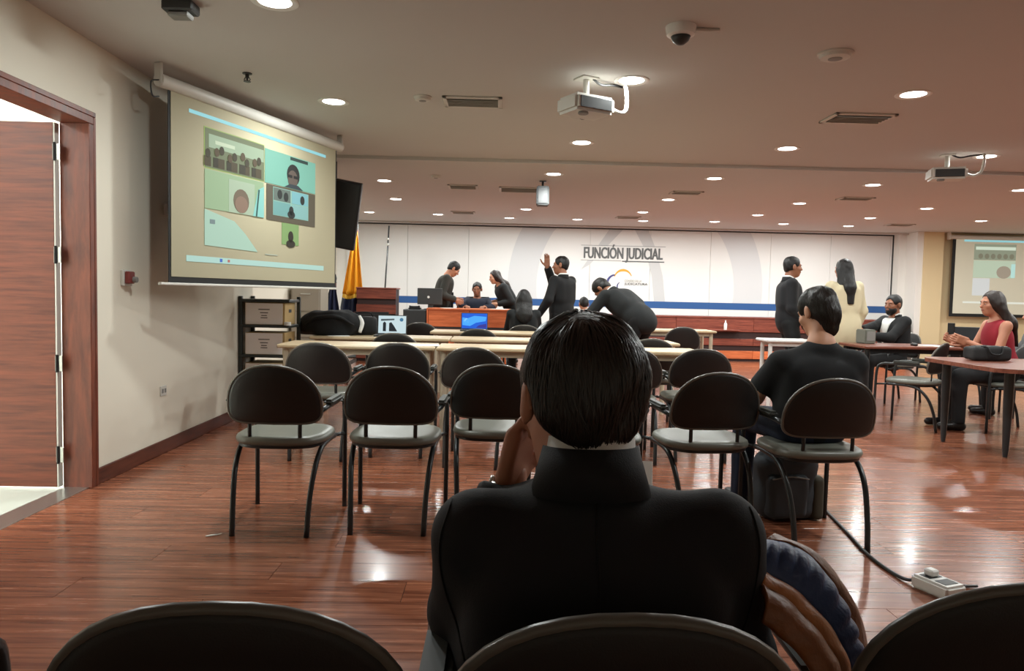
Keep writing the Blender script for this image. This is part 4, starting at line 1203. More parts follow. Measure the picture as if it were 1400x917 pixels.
from mathutils.bvhtree import BVHTree
def strands(name, m, t, hc, R, s, crown, n, seed=1, width=.0016, length=(.04, .08), lift=.004):
    """hair locks lying on the hair mass, combed from the crown downwards"""
    ho = [c for c in t.children if c.name.split('.')[0] == 'hair'][0]
    co = np.array([v.co for v in ho.data.vertices]); bv = BVHTree.FromPolygons([v.co for v in ho.data.vertices], [p.vertices for p in ho.data.polygons])
    rg = np.random.RandomState(seed); mb = MB(); cr = hc + R @ (np.array(crown) * s); dn = R @ np.array((0, -.15, -1.0))
    zlow = co[:, 2].min()
    for _ in range(n):
        p = Vector(co[rg.randint(len(co))])
        if (np.array(p) - cr) @ (np.array(p) - cr) < .026 ** 2: continue
        L = rg.uniform(*length); K = 6; st = L / K; w = rg.uniform(.6, 1.5) * width; of = rg.uniform(.1, 1.0) * lift
        jit = rg.normal(size=3) * .35; pts = []
        for k in range(K + 1):
            h = bv.find_nearest(p)
            if h[0] is None: break
            nn = np.array(h[1]); P = np.array(h[0])
            if nn @ (P - hc) < 0: break
            if P[2] < zlow + .004: break
            pts.append((P + nn * (of * math.sin(.3 + 2.5 * k / K) + .0006), nn))
            d = unit(P - cr) * .7 + dn * .6 + jit * .5; d = unit(d - nn * (d @ nn)); p = Vector(P + d * st)
        if len(pts) < 3: continue
        vs_ = []; fs_ = []
        for k, (P, nn) in enumerate(pts):
            tg = unit(pts[min(k + 1, len(pts) - 1)][0] - pts[max(k - 1, 0)][0]); b = unit(np.cross(tg, nn)); ww = w * (1 - .75 * k / (len(pts) - 1))
            for q in (P - b * ww, P + nn * ww * .6, P + b * ww): vs_.append(q)
        for k in range(len(pts) - 1):
            for j in range(2): fs_.append((k * 3 + j, k * 3 + j + 1, k * 3 + j + 4, k * 3 + j + 3))
        mb.add(vs_, fs_)
    me = mb.mesh(name, m, True, fix=False)
    o = bpy.data.objects.new(name, me); COL.objects.link(o); o.parent = t
    return o

def person(label, base, th, sit=False, s=1.0, pelz=None, lean=0., side=0., head=(0, 0, 0), arms=None, ankles=None, outfit=None, hair='short', hm=None,
           skin='tan', vox=.013, ov=None, ts=1.0, female=False, headlift=0., face=True, hcurl=(.35, .35), seed=3):
    """th: facing, degrees left of straight ahead.  Local axes: x right, y forward, z up."""
    outfit = outfit or {}; ov = ov or {}; hm = hm or M_hair
    t = thing('person', label, 'person', (base[0], base[1], 0))
    Rz = rotm('Z', math.radians(th))
    W = lambda p: Rz @ (np.array(p, float) * s)
    pelz = pelz if pelz is not None else (.55 if sit else .93)
    Rt = Rz @ rotm('Y', math.radians(side)) @ rotm('X', -math.radians(lean))
    pel = W((0, 0, pelz))
    TB = lambda p: pel + Rt @ (np.array(p, float) * s * np.array((1, 1, ts)))
    waist, chest, neck = TB((0, 0, .13)), TB((0, .005, .30)), TB((0, -.012, .47))
    sw = .165 if female else .18
    shL, shR = ov.get('shL', TB((-sw, -.01, .43))), ov.get('shR', TB((sw, -.01, .43)))
    neck = ov.get('neck', neck)
    hy, hp, hr = [math.radians(a) for a in head]
    Rh = Rz @ rotm('Z', hy) @ rotm('Y', hr) @ rotm('X', -hp)
    hc = ov.get('head', neck + (Rt @ np.array((0, .012, .055)) + Rh @ np.array((0, .025, .105 + headlift))) * s)
    hs = s * (.96 if female else 1.0) * ov.get('hscale', 1.0)
    A = arms or ({} if not sit else {})
    dw = {'L': (-.25, .03, pelz - .12), 'R': (.25, .03, pelz - .12)} if not sit else {'L': (-.16, .38, pelz + .1), 'R': (.16, .38, pelz + .1)}
    J = {}
    for sd, sg in (('L', -1), ('R', 1)):
        a = A.get(sd, {})
        S_ = shL if sd == 'L' else shR
        w = a['abs'] if 'abs' in a else W(a.get('w', dw[sd]))
        pole = Rz @ np.array(a.get('pole', (sg * .5, -1, -.3)), float)
        l1, l2 = .285 * s, .255 * s
        E, w2 = ik(S_, w, l1, l2, pole)
        if 'elbow' in a: E, w2 = a['elbow'], w
        f = Rz @ np.array(a['f'], float) if 'f' in a else unit(w2 - E)
        n = Rz @ np.array(a.get('n', (-sg, 0, 0) if not sit else (0, 0, -1)), float)
        J[sd] = (S_, E, w2, unit(f), n, a)
    hipw = .088
    LG = {}
    da = ((-.11, .0, .085), (.11, .0, .085)) if not sit else ((-.13, .42, .085), (.13, .42, .085))
    ankles = ankles or da
    for i, (sd, sg) in enumerate((('L', -1), ('R', 1))):
        H_ = pel + Rz @ (np.array((sg * hipw, 0, -.02)) * s)
        K_, An = ik(H_, W(ankles[i]), .43 * s, .42 * s, Rz @ np.array((sg * .12, 1, .25 if sit else .05)))
        LG[sd] = (H_, K_, An)
    pts = [pel, waist, chest, neck, hc] + [q for j in J.values() for q in j[:3]] + [q for j in LG.values() for q in j]
    lo = np.min(pts, 0) - .24 * s; hi = np.max(pts, 0) + .24 * s
    lo[2] = max(lo[2], -.02)
    # --- body
    F = Field(lo, hi, vox)
    b = .93 if female else 1.0
    F.ell(pel, (.155 * s, .11 * s, .12 * s), Rt, .05); F.ell(waist, (.13 * s * b, .095 * s, .16 * s), Rt, .06); F.ell(chest, (.155 * s * b, .108 * s, .18 * s * ov.get('chestz', 1.0)), Rt, .06)
    F.cap(neck - Rt @ np.array((0, 0, .04)) * s, hc - Rh @ np.array((0, .02, .03)) * s, .060 * s * b, .053 * s * b, .04)
    F.cap(shL - (Rt @ np.array((0, 0, .02))) * s, shR - (Rt @ np.array((0, 0, .02))) * s, .035 * s, .035 * s, .05)
    for sd in 'LR':
        S_, E, w, f, n, a = J[sd]
        F.cap(S_, E, .046 * s * b, .040 * s * b, .04); F.cap(E, w, .041 * s * b, .026 * s, .02); F.cap(w, w + f * .02 * s, .026 * s, .024 * s, .01)
        H_, K_, An = LG[sd]
        F.cap(H_, K_, .085 * s, .056 * s, .05); F.cap(K_, An, .055 * s, .036 * s, .03)
        ff = Rz @ np.array((0, 1, 0)); F.cap(An - np.array((0, 0, .045)) * s, An + (ff * .14 - np.array((0, 0, .055))) * s, .032 * s, .026 * s, .03)
    F.ell(neck - (Rt @ np.array((0, 0, .03))) * s, (.065 * s, .05 * s, .04 * s), Rt, .05)
    fine = []
    if vox > .009:
        FH = Field(hc - .17, hc + .17, .0075); FH.cap(neck, hc - Rh @ np.array((0, .02, .03)) * s, .060 * s * b, .053 * s * b, .03)
        head_mesh(FH, hc, Rh, hs); fine.append(FH.mesh(1))
        F.ell(hc + Rh @ np.array((0, -.01, .02)) * hs, (.06 * hs, .078 * hs, .085 * hs), Rh, .03)
    else:
        head_mesh(F, hc, Rh, hs)
    parts = [F.mesh(1)] + fine
    for i, (sd, sg) in enumerate((('L', -1), ('R', 1))):
        S_, E, w, f, n, a = J[sd]
        if a.get('hidden'): continue
        parts.append(hand_mesh(w, f, n, -sg if not a.get('flip') else sg, a.get('curl', hcurl[i]), s, .0042 if vox < .012 else .005, a.get('spread', .0)))
    body = np_obj('body', parts, SKIN[skin], t)
    if face: face_bits(t, hc, Rh, hs, hm)
    # --- clothes
    top = outfit.get('top', C_black); bot = outfit.get('bottom', top); kind = outfit.get('kind', 'suit')
    g = {'suit': 1.0, 'tee': .62, 'blouse': .5, 'tank': .35, 'coat': .9}[kind]
    e = .024 * g * s
    F = Field(lo, hi, vox)
    if kind in ('suit', 'coat'):
        F.ell(TB((0, -.0, .02)), (.175 * s * b + e * .4, .135 * s + e * .3, .19 * s), Rt, .05)
    else:
        F.ell(TB((0, 0, .04)), (.16 * s * b + e, .118 * s + e, .15 * s), Rt, .05)
    F.ell(waist, (.142 * s * b + e, .104 * s + e, .18 * s), Rt, .07); F.ell(chest, (.165 * s * b + e, .114 * s + e, .185 * s * ov.get('chestz', 1.0)), Rt, .06)
    up = Rt @ np.array((0, 0, 1.0))
    rt_ = Rt @ np.array((1.0, 0, 0)); bw = (np.linalg.norm(shR - shL) / 2)
    if kind != 'tank':
        mid = (shL + shR) / 2
        F.rbox(mid - up * .14 * s, (bw + .012 * s, .098 * s + e * .7, .17 * s), .085 * s, Rt, .05)
        for sg, S_ in ((-1, shL), (1, shR)):
            F.cap(neck + rt_ * sg * .035 * s - up * ov.get('trap', .055) * s, S_ + up * .002 * s - rt_ * sg * .012 * s, .040 * s + e * .5, .046 * s + e * .55, .035)
        F.ell(neck - up * (ov.get('trap', .055) - ov.get('fill', .005)) * s, (.085 * s, .078 * s, .055 * s), Rt, .03)
    else:
        F.cap(shL - rt_ * -.05 * s, shR - rt_ * .05 * s, .042 * s, .042 * s, .05)
    for sd in 'LR':
        S_, E, w, f, n, a = J[sd]
        if kind == 'tank': continue
        if kind == 'tee':
            m_ = S_ + (E - S_) * .72
            F.cap(S_, m_, .050 * s + e, .054 * s + e, .04, flat=True)
        else:
            F.cap(S_, E, .049 * s + e * .6, .046 * s + e * .5, .035); F.cap(E, E + (w - E) * .96, .047 * s + e * .6, .034 * s + e * .6, .02, flat=True)
    if kind == 'coat':
        for sd in 'LR':
            H_, K_, An = LG[sd]; F.cap(H_, H_ + (K_ - H_) * .75, .12 * s, .13 * s, .09)
        F.ell(pel - np.array((0, 0, .12)) * s, (.18 * s, .15 * s, .2 * s), Rz, .08)
    if 'fill' not in ov: F.cap(neck - up * .02 * s, neck + up * .10 * s, .047 * s, .055 * s, .01, 's')
    F.wrinkle(.0035 if vox > .009 else .003, 26, seed, 6)
    tv_ = F.mesh(1 if vox > .009 else 1)
    tname = {'suit': 'jacket', 'tee': 'shirt', 'blouse': 'blouse', 'tank': 'top', 'coat': 'coat'}[kind]
    if outfit.get('tname'): tname = outfit['tname']
    np_obj(tname, [tv_], top, t)
    F = Field(lo, hi, vox)
    F.ell(pel + np.array((0, 0, -.0)), (.165 * s, .122 * s, .115 * s), Rz if sit else Rt, .05)
    for sd in 'LR':
        H_, K_, An = LG[sd]
        F.cap(H_, K_, .098 * s, .068 * s, .05); F.cap(K_, An + (An - K_) * .06, .068 * s, .056 * s, .03, flat=True)
    F.wrinkle(.003, 24, seed + 1, 5)
    np_obj('trousers', [F.mesh(1)], bot, t)
    ff = Rz @ np.array((0, 1, 0))
    for sd in 'LR':
        H_, K_, An = LG[sd]
        F = Field(An - .3 * s, An + .3 * s, max(vox, .011) * .85)
        a0 = An - np.array((0, 0, .048)) * s
        F.cap(a0 - ff * .03 * s, a0 + ff * .15 * s, .042 * s, .036 * s, .02); F.cap(An, a0, .045 * s, .045 * s, .03)
        F.plane((0, 0, An[2] - .083 * s), (0, 0, -1.0))
        np_obj('shoe', [F.mesh(1)], C_shoe, t)
    if outfit.get('collar'):
        m = outfit['collar']
        cz = neck + up * .012 * s
        neck_ring(t, 'shirt_collar', C_white, cz, Rt, .062 * s, .064 * s, 0, .05 * s, .10, .7, dip=.03)
        neck_ring(t, 'jacket_collar', top, cz - up * .012 * s, Rt, .070 * s, .072 * s, -.035 * s, .045 * s, .22, 1.7, .006, dip=.03)
    if outfit.get('front'):                     # open jacket: shirt wedge on the chest
        F = Field(lo, hi, min(vox, .009))
        F.ell(waist, (.142 * s + e + .004, .104 * s + e + .006, .18 * s), Rt, .07); F.ell(chest, (.165 * s + e + .004, .114 * s + e + .006, .185 * s), Rt, .06)
        F.rbox((shL + shR) / 2 - up * .14 * s, (np.linalg.norm(shR - shL) / 2, .098 * s + e * .7 + .006, .17 * s), .085 * s, Rt, .05)
        x_ = Rt @ np.array((1.0, 0, 0)); y_ = Rt @ np.array((0, 1.0, 0))
        F.plane(chest, -y_)
        F.plane(TB((.012, 0, .12)), x_ * 1.0 - up * .26); F.plane(TB((-.012, 0, .12)), -x_ * 1.0 - up * .26)
        F.plane(neck - up * .0 * s, up)
        np_obj('shirt_front', [F.mesh(1)], outfit['front'], t)
    # --- hair
    if hair:
        F = Field(hc - .42 * hs, hc + .30 * hs, .006 if vox < .009 else .0085)
        q = lambda x, y, z: hc + Rh @ (np.array((x, y, z)) * hs)
        hx = ov.get('hairx', 1.0)
        F.ell(q(0, -.016, .038), (.0805 * hs * hx, .099 * hs, .0905 * hs), Rh, .02)
        F.ell(q(0, -.042, -.03), (.062 * hs * hx, .054 * hs, .072 * hs), Rh, .04)
        F.ell(q(0, .112, -.030), (.080 * hs, .075 * hs, .112 * hs), Rh, .012, 's')
        F.plane(q(0, 0, ov.get('nape', -.036)), Rh @ np.array((0, .45, -1.0)), .03)
        for sx in (-1, 1):
            F.ell(q(sx * .092, .004, -.022), (.030 * hs, .036 * hs, .050 * hs), Rh, .008, 's')
            F.ell(q(sx * .07, .02, -.085), (.04 * hs, .055 * hs, .05 * hs), Rh, .015, 's')
            if hair == 'short': F.ell(q(sx * .082, -.065, -.098), (.045 * hs, .07 * hs, .06 * hs), Rh, .03, 's')
        if ov.get('napecap'): F.cap(q(0, -.058, -.03), q(0, -.040, -.092), .052 * hs, .046 * hs, .03)
        if hair == 'long':
            F.ell(q(0, -.03, .0), (.088 * hs, .085 * hs, .11 * hs), Rh, .03)
            F.ell(q(0, .085, -.04), (.062 * hs, .075 * hs, .115 * hs), Rh, .012, 's')
            bk = -(Rt @ np.array((0, 1, 0)))
            p1 = q(0, -.085, -.07); p2 = neck + bk * .115 * s - up * .05 * s; p3 = p2 - up * ov.get('hairlen', .16) * s + bk * .015
            xx = Rt @ np.array((0, 1.0, 0))
            hw = ov.get('hairw', 1.0)
            F.cap(p1, p2, .068 * hs * hw, .068 * hs * hw, .05, sq=(xx, 1.6 * hw)); F.cap(p2, p3, .066 * hs * hw, .032 * hs * hw, .04, sq=(xx, 1.8 * hw))
            for sx in (-1, 1): F.cap(q(sx * .072, -.03, -.01), neck + Rt @ (np.array((sx * .085, -.05, -.04)) * s), .032 * hs, .03 * hs, .04)
        F.wrinkle(.004, 90, seed + 5, 6, (1, 1, .25))
        np_obj('hair', [F.mesh(1)], hm, t)
    return t, dict(hc=hc, Rh=Rh, hs=hs, neck=neck, Rt=Rt, pel=pel, J=J, up=up, base=np.array((base[0], base[1], 0)))

SUIT = dict(kind='suit', top=C_black, bottom=C_black, collar=True)
wv = lambda base, p: np.array(p, float) - np.array((base[0], base[1], 0))
V3 = lambda *a: np.array(a, float)

# ---- the man in the foreground, back to the camera, cheek in his left hand
B0 = (.14, 1.10)
fm, fi = person('man in black suit sitting in the foreground, back to camera, cheek on hand', B0, 4, sit=True, s=1.0, pelz=.55, lean=0, ts=.74, head=(12, 6, 4), vox=.0085,
    outfit=dict(kind='suit', top=C_suit, bottom=C_suit), hair='short', skin='warm', face=True,
    ov=dict(shL=wv(B0, (-.026, 1.05, .808)), shR=wv(B0, (.328, 1.05, .814)), neck=wv(B0, (.137, 1.05, .898)), head=wv(B0, (.122, 1.085, 1.004)), hscale=1.03, hairx=1.05, nape=-.028, trap=.072, chestz=.62, fill=.034),
    arms={'L': dict(abs=wv(B0, (.026, 1.20, .848)), elbow=wv(B0, (-.038, 1.15, .655)), f=(.20, -.10, 1.0), n=(.75, -.5, .1), curl=.95),
          'R': dict(abs=wv(B0, (.30, 1.42, .70)), elbow=wv(B0, (.388, 1.12, .60)), f=(-.3, .8, .45), n=(-.6, -.2, -.4), curl=.7)},
    ankles=((-.16, .42, .085), (.16, .42, .085)))
neck_ring(fm, 'shirt_collar', C_white, fi['neck'] + V3(.002, -.002, .012), fi['Rt'] @ rotm('X', -.12), .064, .067, -.02, .0495, .05, .8, .004, 44)
neck_ring(fm, 'jacket_collar', C_suit, fi['neck'] + V3(.002, -.004, .0), fi['Rt'] @ rotm('X', -.12), .069, .073, -.022, .0465, .27, 1.9, .007, 44)
strands('hair_strands', M_strand, fm, fi['hc'], fi['Rh'], fi['hs'], (-.02, -.05, .13), 6500, 11, lift=.005)
# seams of the jacket, laid on its surface
from mathutils.bvhtree import BVHTree
_jo = [c for c in fm.children if c.name.startswith('jacket') and not c.name.startswith('jacket_collar')][0]
_bv = BVHTree.FromPolygons([v.co for v in _jo.data.vertices], [p.vertices for p in _jo.data.polygons])
def seam(pts):
    out = []
    P, _ = catmull([Vector((x - B0[0], 0, z)) for x, z in pts], [1] * len(pts), 10)
    for p in P:
        h = _bv.ray_cast(Vector((p.x, -.8, p.z)), Vector((0, 1, 0)))
        if h[0] is not None: out.append(h[0] + h[1] * .0004)
    if len(out) > 3: MB().tube(out, .0019, 5).build('jacket_seam', C_black, fm, True)
seam([(-.06, .865), (-.074, .81), (-.066, .73), (-.035, .655)])
seam([(.366, .865), (.372, .81), (.370, .72), (.352, .62)])
seam([(.139, .89), (.14, .80), (.14, .70), (.14, .60)])
# wrist watch on the raised wrist
S_, E_, w_, f_, n_, a_ = fi['J']['L']
zz = Vector(unit(w_ - E_)); q_ = Vector((0, 0, 1)).rotation_difference(zz).to_matrix().to_4x4(); q_.translation = Vector(w_ - np.array(zz) * .012)
wt = MB().lathe([(.033, -.007), (.036, 0), (.033, .007), (.029, .007), (.029, -.007)], 24, M=q_).build('watch_band', M_chrome, fm, True)
MB().lathe([(.0005, .0), (.015, 0), (.016, -.004), (.015, -.008)], 18, M=q_ @ Matrix.Translation((-.034, 0, 0)) @ Matrix.Rotation(-PI / 2, 4, 'Y')).build('watch_case', M_chrome, wt, True)
ph = MB().bbox(-.06, .06, -.085, .085, 0, .003, b=.001, M=Matrix.Rotation(.45, 4, 'X')).build('paper_sheet', M_paper, None, loc=(.262, 1.47, .775)); ph.rotation_euler = (0, 0, -.2)
tag(ph, 'white paper held in front of the foreground man', 'paper')

# ---- the man in the black T-shirt
B1 = (1.60, 3.66)
tm, ti = person('man in black T-shirt seen from behind on a middle-row chair', B1, 6, sit=True, s=1.0, pelz=.545, lean=4, ts=.80, head=(18, 20, 0), vox=.0085,
    outfit=dict(kind='tee', top=C_tee, bottom=C_jean), hair='short', skin='light',
    ov=dict(shL=wv(B1, (1.435, 3.66, .845)), shR=wv(B1, (1.815, 3.66, .85)), neck=wv(B1, (1.645, 3.68, .968)), head=wv(B1, (1.648, 3.745, 1.105)), hscale=1.03, nape=-.050, napecap=True, chestz=.75),
    arms={'L': dict(abs=wv(B1, (1.41, 4.00, .69)), elbow=wv(B1, (1.352, 3.77, .655)), curl=.8), 'R': dict(abs=wv(B1, (1.74, 4.02, .64)), elbow=wv(B1, (1.885, 3.80, .61)), curl=.8)},
    ankles=((-.17, .40, .085), (.17, .44, .085)))
strands('hair_strands', M_strand, tm, ti['hc'], ti['Rh'], ti['hs'], (.01, -.03, .13), 3500, 5, lift=.004)

# ---- people at the front of the room
person('man in dark suit standing with one hand raised beside his face', (.83, 9.55), 48, s=1.0, head=(28, 0, 4), outfit=SUIT, skin='brown',
       arms={'R': dict(w=(.02, .27, 1.55), pole=(.5, .8, -1), f=(0, .05, 1), n=(-1, -.2, 0), curl=.12), 'L': dict(w=(-.34, .12, .90), pole=(-.5, -1, 0), curl=.4)})
person('standing clerk in dark olive jacket looking down at the desk', (-.99, 12.42), -82, s=1.05, lean=15, head=(0, 38, 0), outfit=dict(kind='suit', top=C_olive, bottom=C_black), skin='tan',
       arms={'L': dict(w=(-.08, .27, 1.02), pole=(-.3, -.6, -.8), curl=.5), 'R': dict(w=(.20, .25, 1.0), pole=(.4, -.6, -.8), curl=.5)})
ct, ci = person('man in navy shirt with white badge seated at the orange desk', (-.36, 12.62), 178, sit=True, s=1.0, pelz=.62, head=(-4, 8, 0), outfit=dict(kind='blouse', top=C_navy, bottom=C_black, tname='shirt'), skin='brown',
       arms={'L': dict(w=(-.15, .46, .955), pole=(-1, -.3, -.5), f=(.3, 1, 0), n=(0, 0, -1), curl=.4), 'R': dict(w=(.15, .46, .955), pole=(1, -.3, -.5), f=(-.3, 1, 0), n=(0, 0, -1), curl=.4)})
MB().ball((.12, -.165, .93), (.035, .012, .04), 12, 8).build('badge', M_white, ct, True)
person('long-haired person in charcoal jacket leaning over the desk from the right', (.27, 12.6), 104, s=1.0, lean=34, head=(2, 14, 0), outfit=dict(kind='suit', top=C_char, bottom=C_black), hair='long', hm=M_hairb, skin='light', female=True,
       arms={'L': dict(w=(-.12, .32, 1.0), pole=(-.4, -.8, -.6), curl=.6), 'R': dict(w=(.14, .28, 1.04), pole=(.4, -.8, -.6), curl=.6)})
person('long black-haired person in dark clothes seated with back to camera', (.32, 9.0), 0, sit=True, s=.95, head=(0, 6, 0), outfit=dict(kind='blouse', top=C_char, bottom=C_black), hair='long', female=True, skin='tan', ov=dict(hairlen=.06, hairw=1.55))
person('man in dark suit bending far forward over a table', (1.60, 8.1), 42, s=1.06, pelz=.86, lean=56, head=(18, 60, 0), headlift=-.01, outfit=dict(SUIT, top=C_char), skin='brown',
       arms={'L': dict(w=(-.16, .62, .80), pole=(-.6, -.5, .2), f=(0, 1, -.2), n=(0, 0, -1), curl=.3), 'R': dict(w=(.2, .66, .80), pole=(.6, -.5, .2), f=(0, 1, -.2), n=(0, 0, -1), curl=.3)}, ankles=((-.14, -.12, .085), (.14, .05, .085)))
person('distant dark-haired person seated behind the bent man', (1.32, 11.15), 10, sit=True, s=.93, pelz=.5, head=(0, 10, 0), outfit=dict(kind='blouse', top=C_black, bottom=C_black), hair='short', female=True, skin='tan')
person('man in dark suit standing in profile beside the woman in cream', (3.40, 8.5), -100, s=1.0, head=(8, 2, 0), outfit=dict(SUIT, top=C_suit), skin='brown',
       arms={'R': dict(w=(.10, .17, .93), pole=(.8, -1, -.2), f=(-.6, .7, -.3), n=(-.3, -.8, 0), curl=.7), 'L': dict(w=(-.14, .17, .93), pole=(-.8, -1, -.2), f=(.6, .7, -.3), n=(.3, -.8, 0), curl=.7)})
person('woman with long black hair standing in a cream coat, back to camera', (3.85, 8.1), 8, s=.98, head=(6, 0, 0), outfit=dict(kind='coat', top=C_cream, bottom=C_cream), hair='long', female=True, skin='tan', ov=dict(hairlen=.26),
       arms={'L': dict(w=(-.22, .20, .90), pole=(-.6, -1, 0), curl=.5), 'R': dict(w=(.25, .12, .86), pole=(.6, -1, 0), curl=.5)})
bt_, bi = person('bearded man in dark suit and white shirt seated at the right', (4.68, 8.55), 100, sit=True, s=.98, pelz=.54, head=(12, 2, 0), outfit=dict(kind='suit', top=C_black, bottom=C_black, collar=True, front=C_white), skin='brown',
       arms={'R': dict(w=(-.05, .50, .86), pole=(.4, -.4, -1), f=(-.2, 1, .1), curl=.4), 'L': dict(w=(-.12, .44, .80), pole=(-.6, -.4, -1), f=(.2, 1, 0), curl=.4)})
F = Field(bi['hc'] - .16, bi['hc'] + .16, .006); R_ = bi['Rh']; q = lambda x, y, z: bi['hc'] + R_ @ V3(x, y, z)
F.ell(q(0, .026, -.058), (.062, .068, .060), R_, .02); F.ell(q(0, .054, -.09), (.036, .036, .034), R_, .02)
F.plane(q(0, 0, -.042), R_ @ V3(0, -.35, 1.0)); F.ell(q(0, .098, -.056), (.02, .02, .008), R_, .004, 's')
np_obj('beard', [F.mesh(1)], M_hair, bt_)
rw, ri = person('woman with long dark hair in a sleeveless red top seated at right', (4.72, 6.72), 82, sit=True, s=1.0, pelz=.56, lean=10, head=(6, 4, 0), outfit=dict(kind='tank', top=C_red, bottom=C_skirt), hair='long', hm=M_hairb, female=True, skin='warm', ov=dict(hairlen=.24, hairw=1.35),
       arms={'L': dict(w=(-.10, .36, .82), pole=(-.5, -.5, -1), f=(.1, 1, .35), n=(.9, 0, .2), curl=.7), 'R': dict(w=(.08, .38, .82), pole=(.5, -.5, -1), f=(-.1, 1, .35), n=(-.9, 0, .2), curl=.7)})
mp_ = thing('mobile_phone', 'dark mobile phone held by the woman in red', 'phone', (4.27, 6.80, .88), .2)
MB().bbox(-.006, .006, -.04, .04, 0, .11, b=.003).build('case', M_black, mp_)
MB().box(.006, .0068, -.036, .036, .006, .104).build('display', mat('phone_display', (30, 36, 46), .15), mp_)
person('dark-haired person in grey at the right picture edge', (5.63, 7.53), 60, sit=True, s=.93, pelz=.52, head=(0, 4, 0), outfit=dict(kind='blouse', top=C_grey, bottom=C_black), hair='long', female=True, skin='tan')

# ------------------------------------------------------------------ soft things
C_pack = mat('backpack_cloth', (62, 68, 74), .8, var=.2, vscale=8, bump=.2, bscale=300); C_pack2 = mat('backpack_dark', (24, 24, 25), .8, bump=.2, bscale=300); C_packg = mat('backpack_olive', (70, 66, 54), .8)
bp_ = thing('backpack', 'dark grey backpack on the floor under the T-shirt man chair', 'backpack', (1.56, 3.86, 0), .1)
F = Field((-.24, -.2, -.02), (.24, .2, .46), .009); F.rbox((0, 0, .18), (.16, .095, .18), .07); F.ell((0, -.01, .29), (.15, .09, .07), None, .05); F.plane((0, 0, .004), (0, 0, -1)); F.wrinkle(.006, 30, 4, 6)
np_obj('main_compartment', [F.mesh(1)], C_pack, bp_)
F = Field((-.18, -.2, -.02), (.18, .02, .32), .008); F.rbox((-.03, -.085, .14), (.11, .045, .12), .035); F.plane((0, 0, .006), (0, 0, -1)); F.wrinkle(.004, 34, 9, 5)
np_obj('front_pocket', [F.mesh(1)], C_pack, bp_)
F = Field((.08, -.16, -.02), (.24, .14, .3), .008); F.rbox((.15, -.02, .12), (.035, .08, .12), .03); F.plane((0, 0, .006), (0, 0, -1)); np_obj('side_pocket', [F.mesh(1)], C_packg, bp_)
MB().tube([(-.13, -.128, .235), (-.03, -.135, .25), (.07, -.128, .235)], .004, 6, 5).build('zipper', M_grey, bp_, True)
for sx in (-.07, .07): MB().tube([(sx, .08, .33), (sx * 1.3, .12, .3), (sx * 1.5, .12, .15), (sx * 1.4, .09, .05)], .014, 6, 5, squash=.5).build('strap', C_pack2, bp_, True)
MB().tube([(-.03, .03, .35), (-.02, .03, .375), (.02, .03, .375), (.03, .03, .35)], .008, 6, 4).build('carry_loop', C_pack2, bp_, True)

co = thing('coat_pile', 'heap of black coats on the left end of the second beige table', 'coats', (-1.60, 7.06, .74))
F = Field((-.36, -.3, -.02), (.36, .3, .34), .01)
F.ell((-.08, 0, .10), (.22, .18, .14), None, .05); F.ell((.12, .02, .11), (.18, .16, .12), None, .06); F.ell((.0, -.06, .17), (.16, .10, .07), None, .04); F.ell((-.2, .02, .05), (.12, .14, .07), None, .03); F.wrinkle(.022, 17, 8, 7); F.wrinkle(.008, 40, 3, 6); F.plane((0, 0, .002), (0, 0, -1))
np_obj('coat', [F.mesh(1)], C_black, co)
MB().tube([(-.2, -.15, .1), (-.08, -.19, .17), (.1, -.17, .18), (.24, -.12, .1)], [.02, .03, .03, .018], 8, 6, squash=.6).build('sleeve', C_black, co, True)
MB().tube([(.28, -.03, .03), (.3, -.02, .12), (.27, 0, .19)], [.016, .022, .014], 8, 5).build('pale_lining', C_white, co, True)
bb = thing('shoulder_bag', 'dark shoulder bag on the second table between coats and white laptop', 'bag', (-1.31, 7.18, .74), .1)
F = Field((-.2, -.14, -.02), (.2, .14, .26), .009); F.rbox((0, 0, .09), (.13, .07, .095), .045); F.wrinkle(.012, 24, 6, 6); F.plane((0, 0, .003), (0, 0, -1))
np_obj('body', [F.mesh(1)], C_pack2, bb)
MB().tube([(-.1, 0, .15), (-.08, -.03, .21), (.06, -.03, .22), (.1, 0, .15)], .007, 6, 6).build('strap', C_black, bb, True)
hb = thing('handbag', 'dark handbag lying on the near red-brown table at right', 'bag', (3.98, 5.86, .715), .1)
F = Field((-.26, -.16, -.02), (.26, .16, .2), .009); F.rbox((0, 0, .06), (.165, .09, .06), .035); F.wrinkle(.010, 22, 3, 5); F.plane((0, 0, .003), (0, 0, -1))
np_obj('body', [F.mesh(1)], C_pack2, hb)
MB().tube([(-.09, -.05, .115), (-.07, -.09, .112), (-.04, -.11, .06), (.04, -.11, .06), (.07, -.09, .112), (.09, -.05, .115)], .007, 6, 6).build('handle', C_pack2, hb, True)
MB().tube([(-.14, -.05, .118), (.14, -.05, .118)], .003, 5).build('zipper', M_chrome, hb)

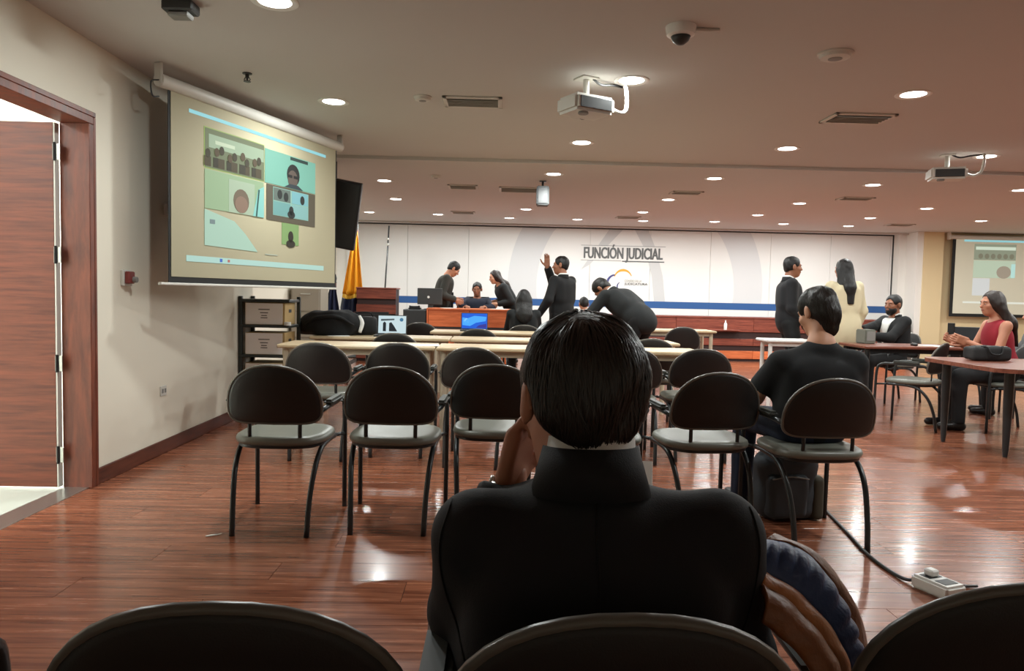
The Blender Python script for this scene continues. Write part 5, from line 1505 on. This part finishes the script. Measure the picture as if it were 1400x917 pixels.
# brown jacket with navy quilted lining lying over the right armrest of the front chair
M_leather = mat('brown_leather', (128, 76, 38), .42, var=.25, vscale=10, bump=.25, bscale=70)
M_leath2 = mat('leather_highlight', (170, 106, 54), .42, var=.25, vscale=10, bump=.25, bscale=70)  # the brown leather made lighter: highlight along the fold edge as colour
M_quilt = mat('navy_quilt', (54, 74, 118), .5, var=.15, vscale=12, bump=.2, bscale=120)
jk = thing('folded_jacket', 'brown jacket with navy quilted lining draped beside the suited man', 'jacket', (.47, 1.07, 0))
ARC = {'A': (1.15, [(.454, .779), (.509, .754), (.555, .715), (.589, .661), (.612, .594), (.621, .545), (.622, .459)]),
       'B': (1.11, [(.422, .787), (.462, .779), (.50, .755), (.542, .695), (.565, .631), (.575, .572), (.582, .483)]),
       'C': (1.05, [(.395, .761), (.431, .742), (.467, .715), (.50, .678), (.523, .641), (.534, .598), (.543, .52)]),
       'D': (1.02, [(.385, .753), (.413, .737), (.444, .711), (.473, .679), (.496, .647), (.506, .609), (.517, .538)]),
       'E': (.99, [(.376, .713), (.397, .697), (.42, .677), (.44, .656), (.453, .63), (.463, .598), (.471, .545)])}
def fold(name, m, a, b, ribs=0, amp=0.0, bulge=.01, th=.008, seed=0):
    """cloth stretched between two edge curves, puffed up between its seams"""
    (ya, pa), (yb, pb) = ARC[a], ARC[b]
    K = 9
    A_, _ = catmull([Vector((x, ya, z)) for x, z in pa], [1] * 7, K); B_, _ = catmull([Vector((x, yb, z)) for x, z in pb], [1] * 7, K)
    NU = 8; vs_ = []
    for i in range(len(A_)):
        t_ = (A_[min(i + 1, len(A_) - 1)] - A_[max(i - 1, 0)]).normalized(); w_ = B_[i] - A_[i]; n_ = t_.cross(w_)
        if n_.length > 1e-6: n_.normalize()
        if n_.z < 0 or n_.y > .5: n_ = -n_
        for j in range(NU + 1):
            u = j / NU
            pf = bulge * math.sin(PI * u) + (amp * abs(math.sin(ribs * PI * i / (len(A_) - 1))) ** .6 * math.sin(PI * min(1, max(0, u * 1.1 - .02))) if ribs else .0012 * math.sin(i * .45 + u * 3 + seed))
            q_ = A_[i] + w_ * u + n_ * pf
            vs_.append((q_.x - .47, q_.y - 1.07, q_.z))
    fs_ = [(i * (NU + 1) + j, i * (NU + 1) + j + 1, (i + 1) * (NU + 1) + j + 1, (i + 1) * (NU + 1) + j) for i in range(len(A_) - 1) for j in range(NU)]
    o = MB().add(vs_, fs_).build(name, m, jk, True)
    md = o.modifiers.new('thickness', 'SOLIDIFY'); md.thickness = th; md.offset = 0
    return o
fold('outer_shell', M_leather, 'A', 'B', bulge=.006, th=.01, seed=1)
fold('quilted_lining', M_quilt, 'B', 'C', 11, .012, .008, .008)
fold('inner_fold', M_leath2, 'C', 'D', bulge=.006, seed=2)
fold('lower_fold', M_leather, 'D', 'E', bulge=.012, seed=3)
MB().ball((.04, -.035, .63), (.006, .006, .012), 8, 6).build('zip_pull', M_chrome, jk, True)
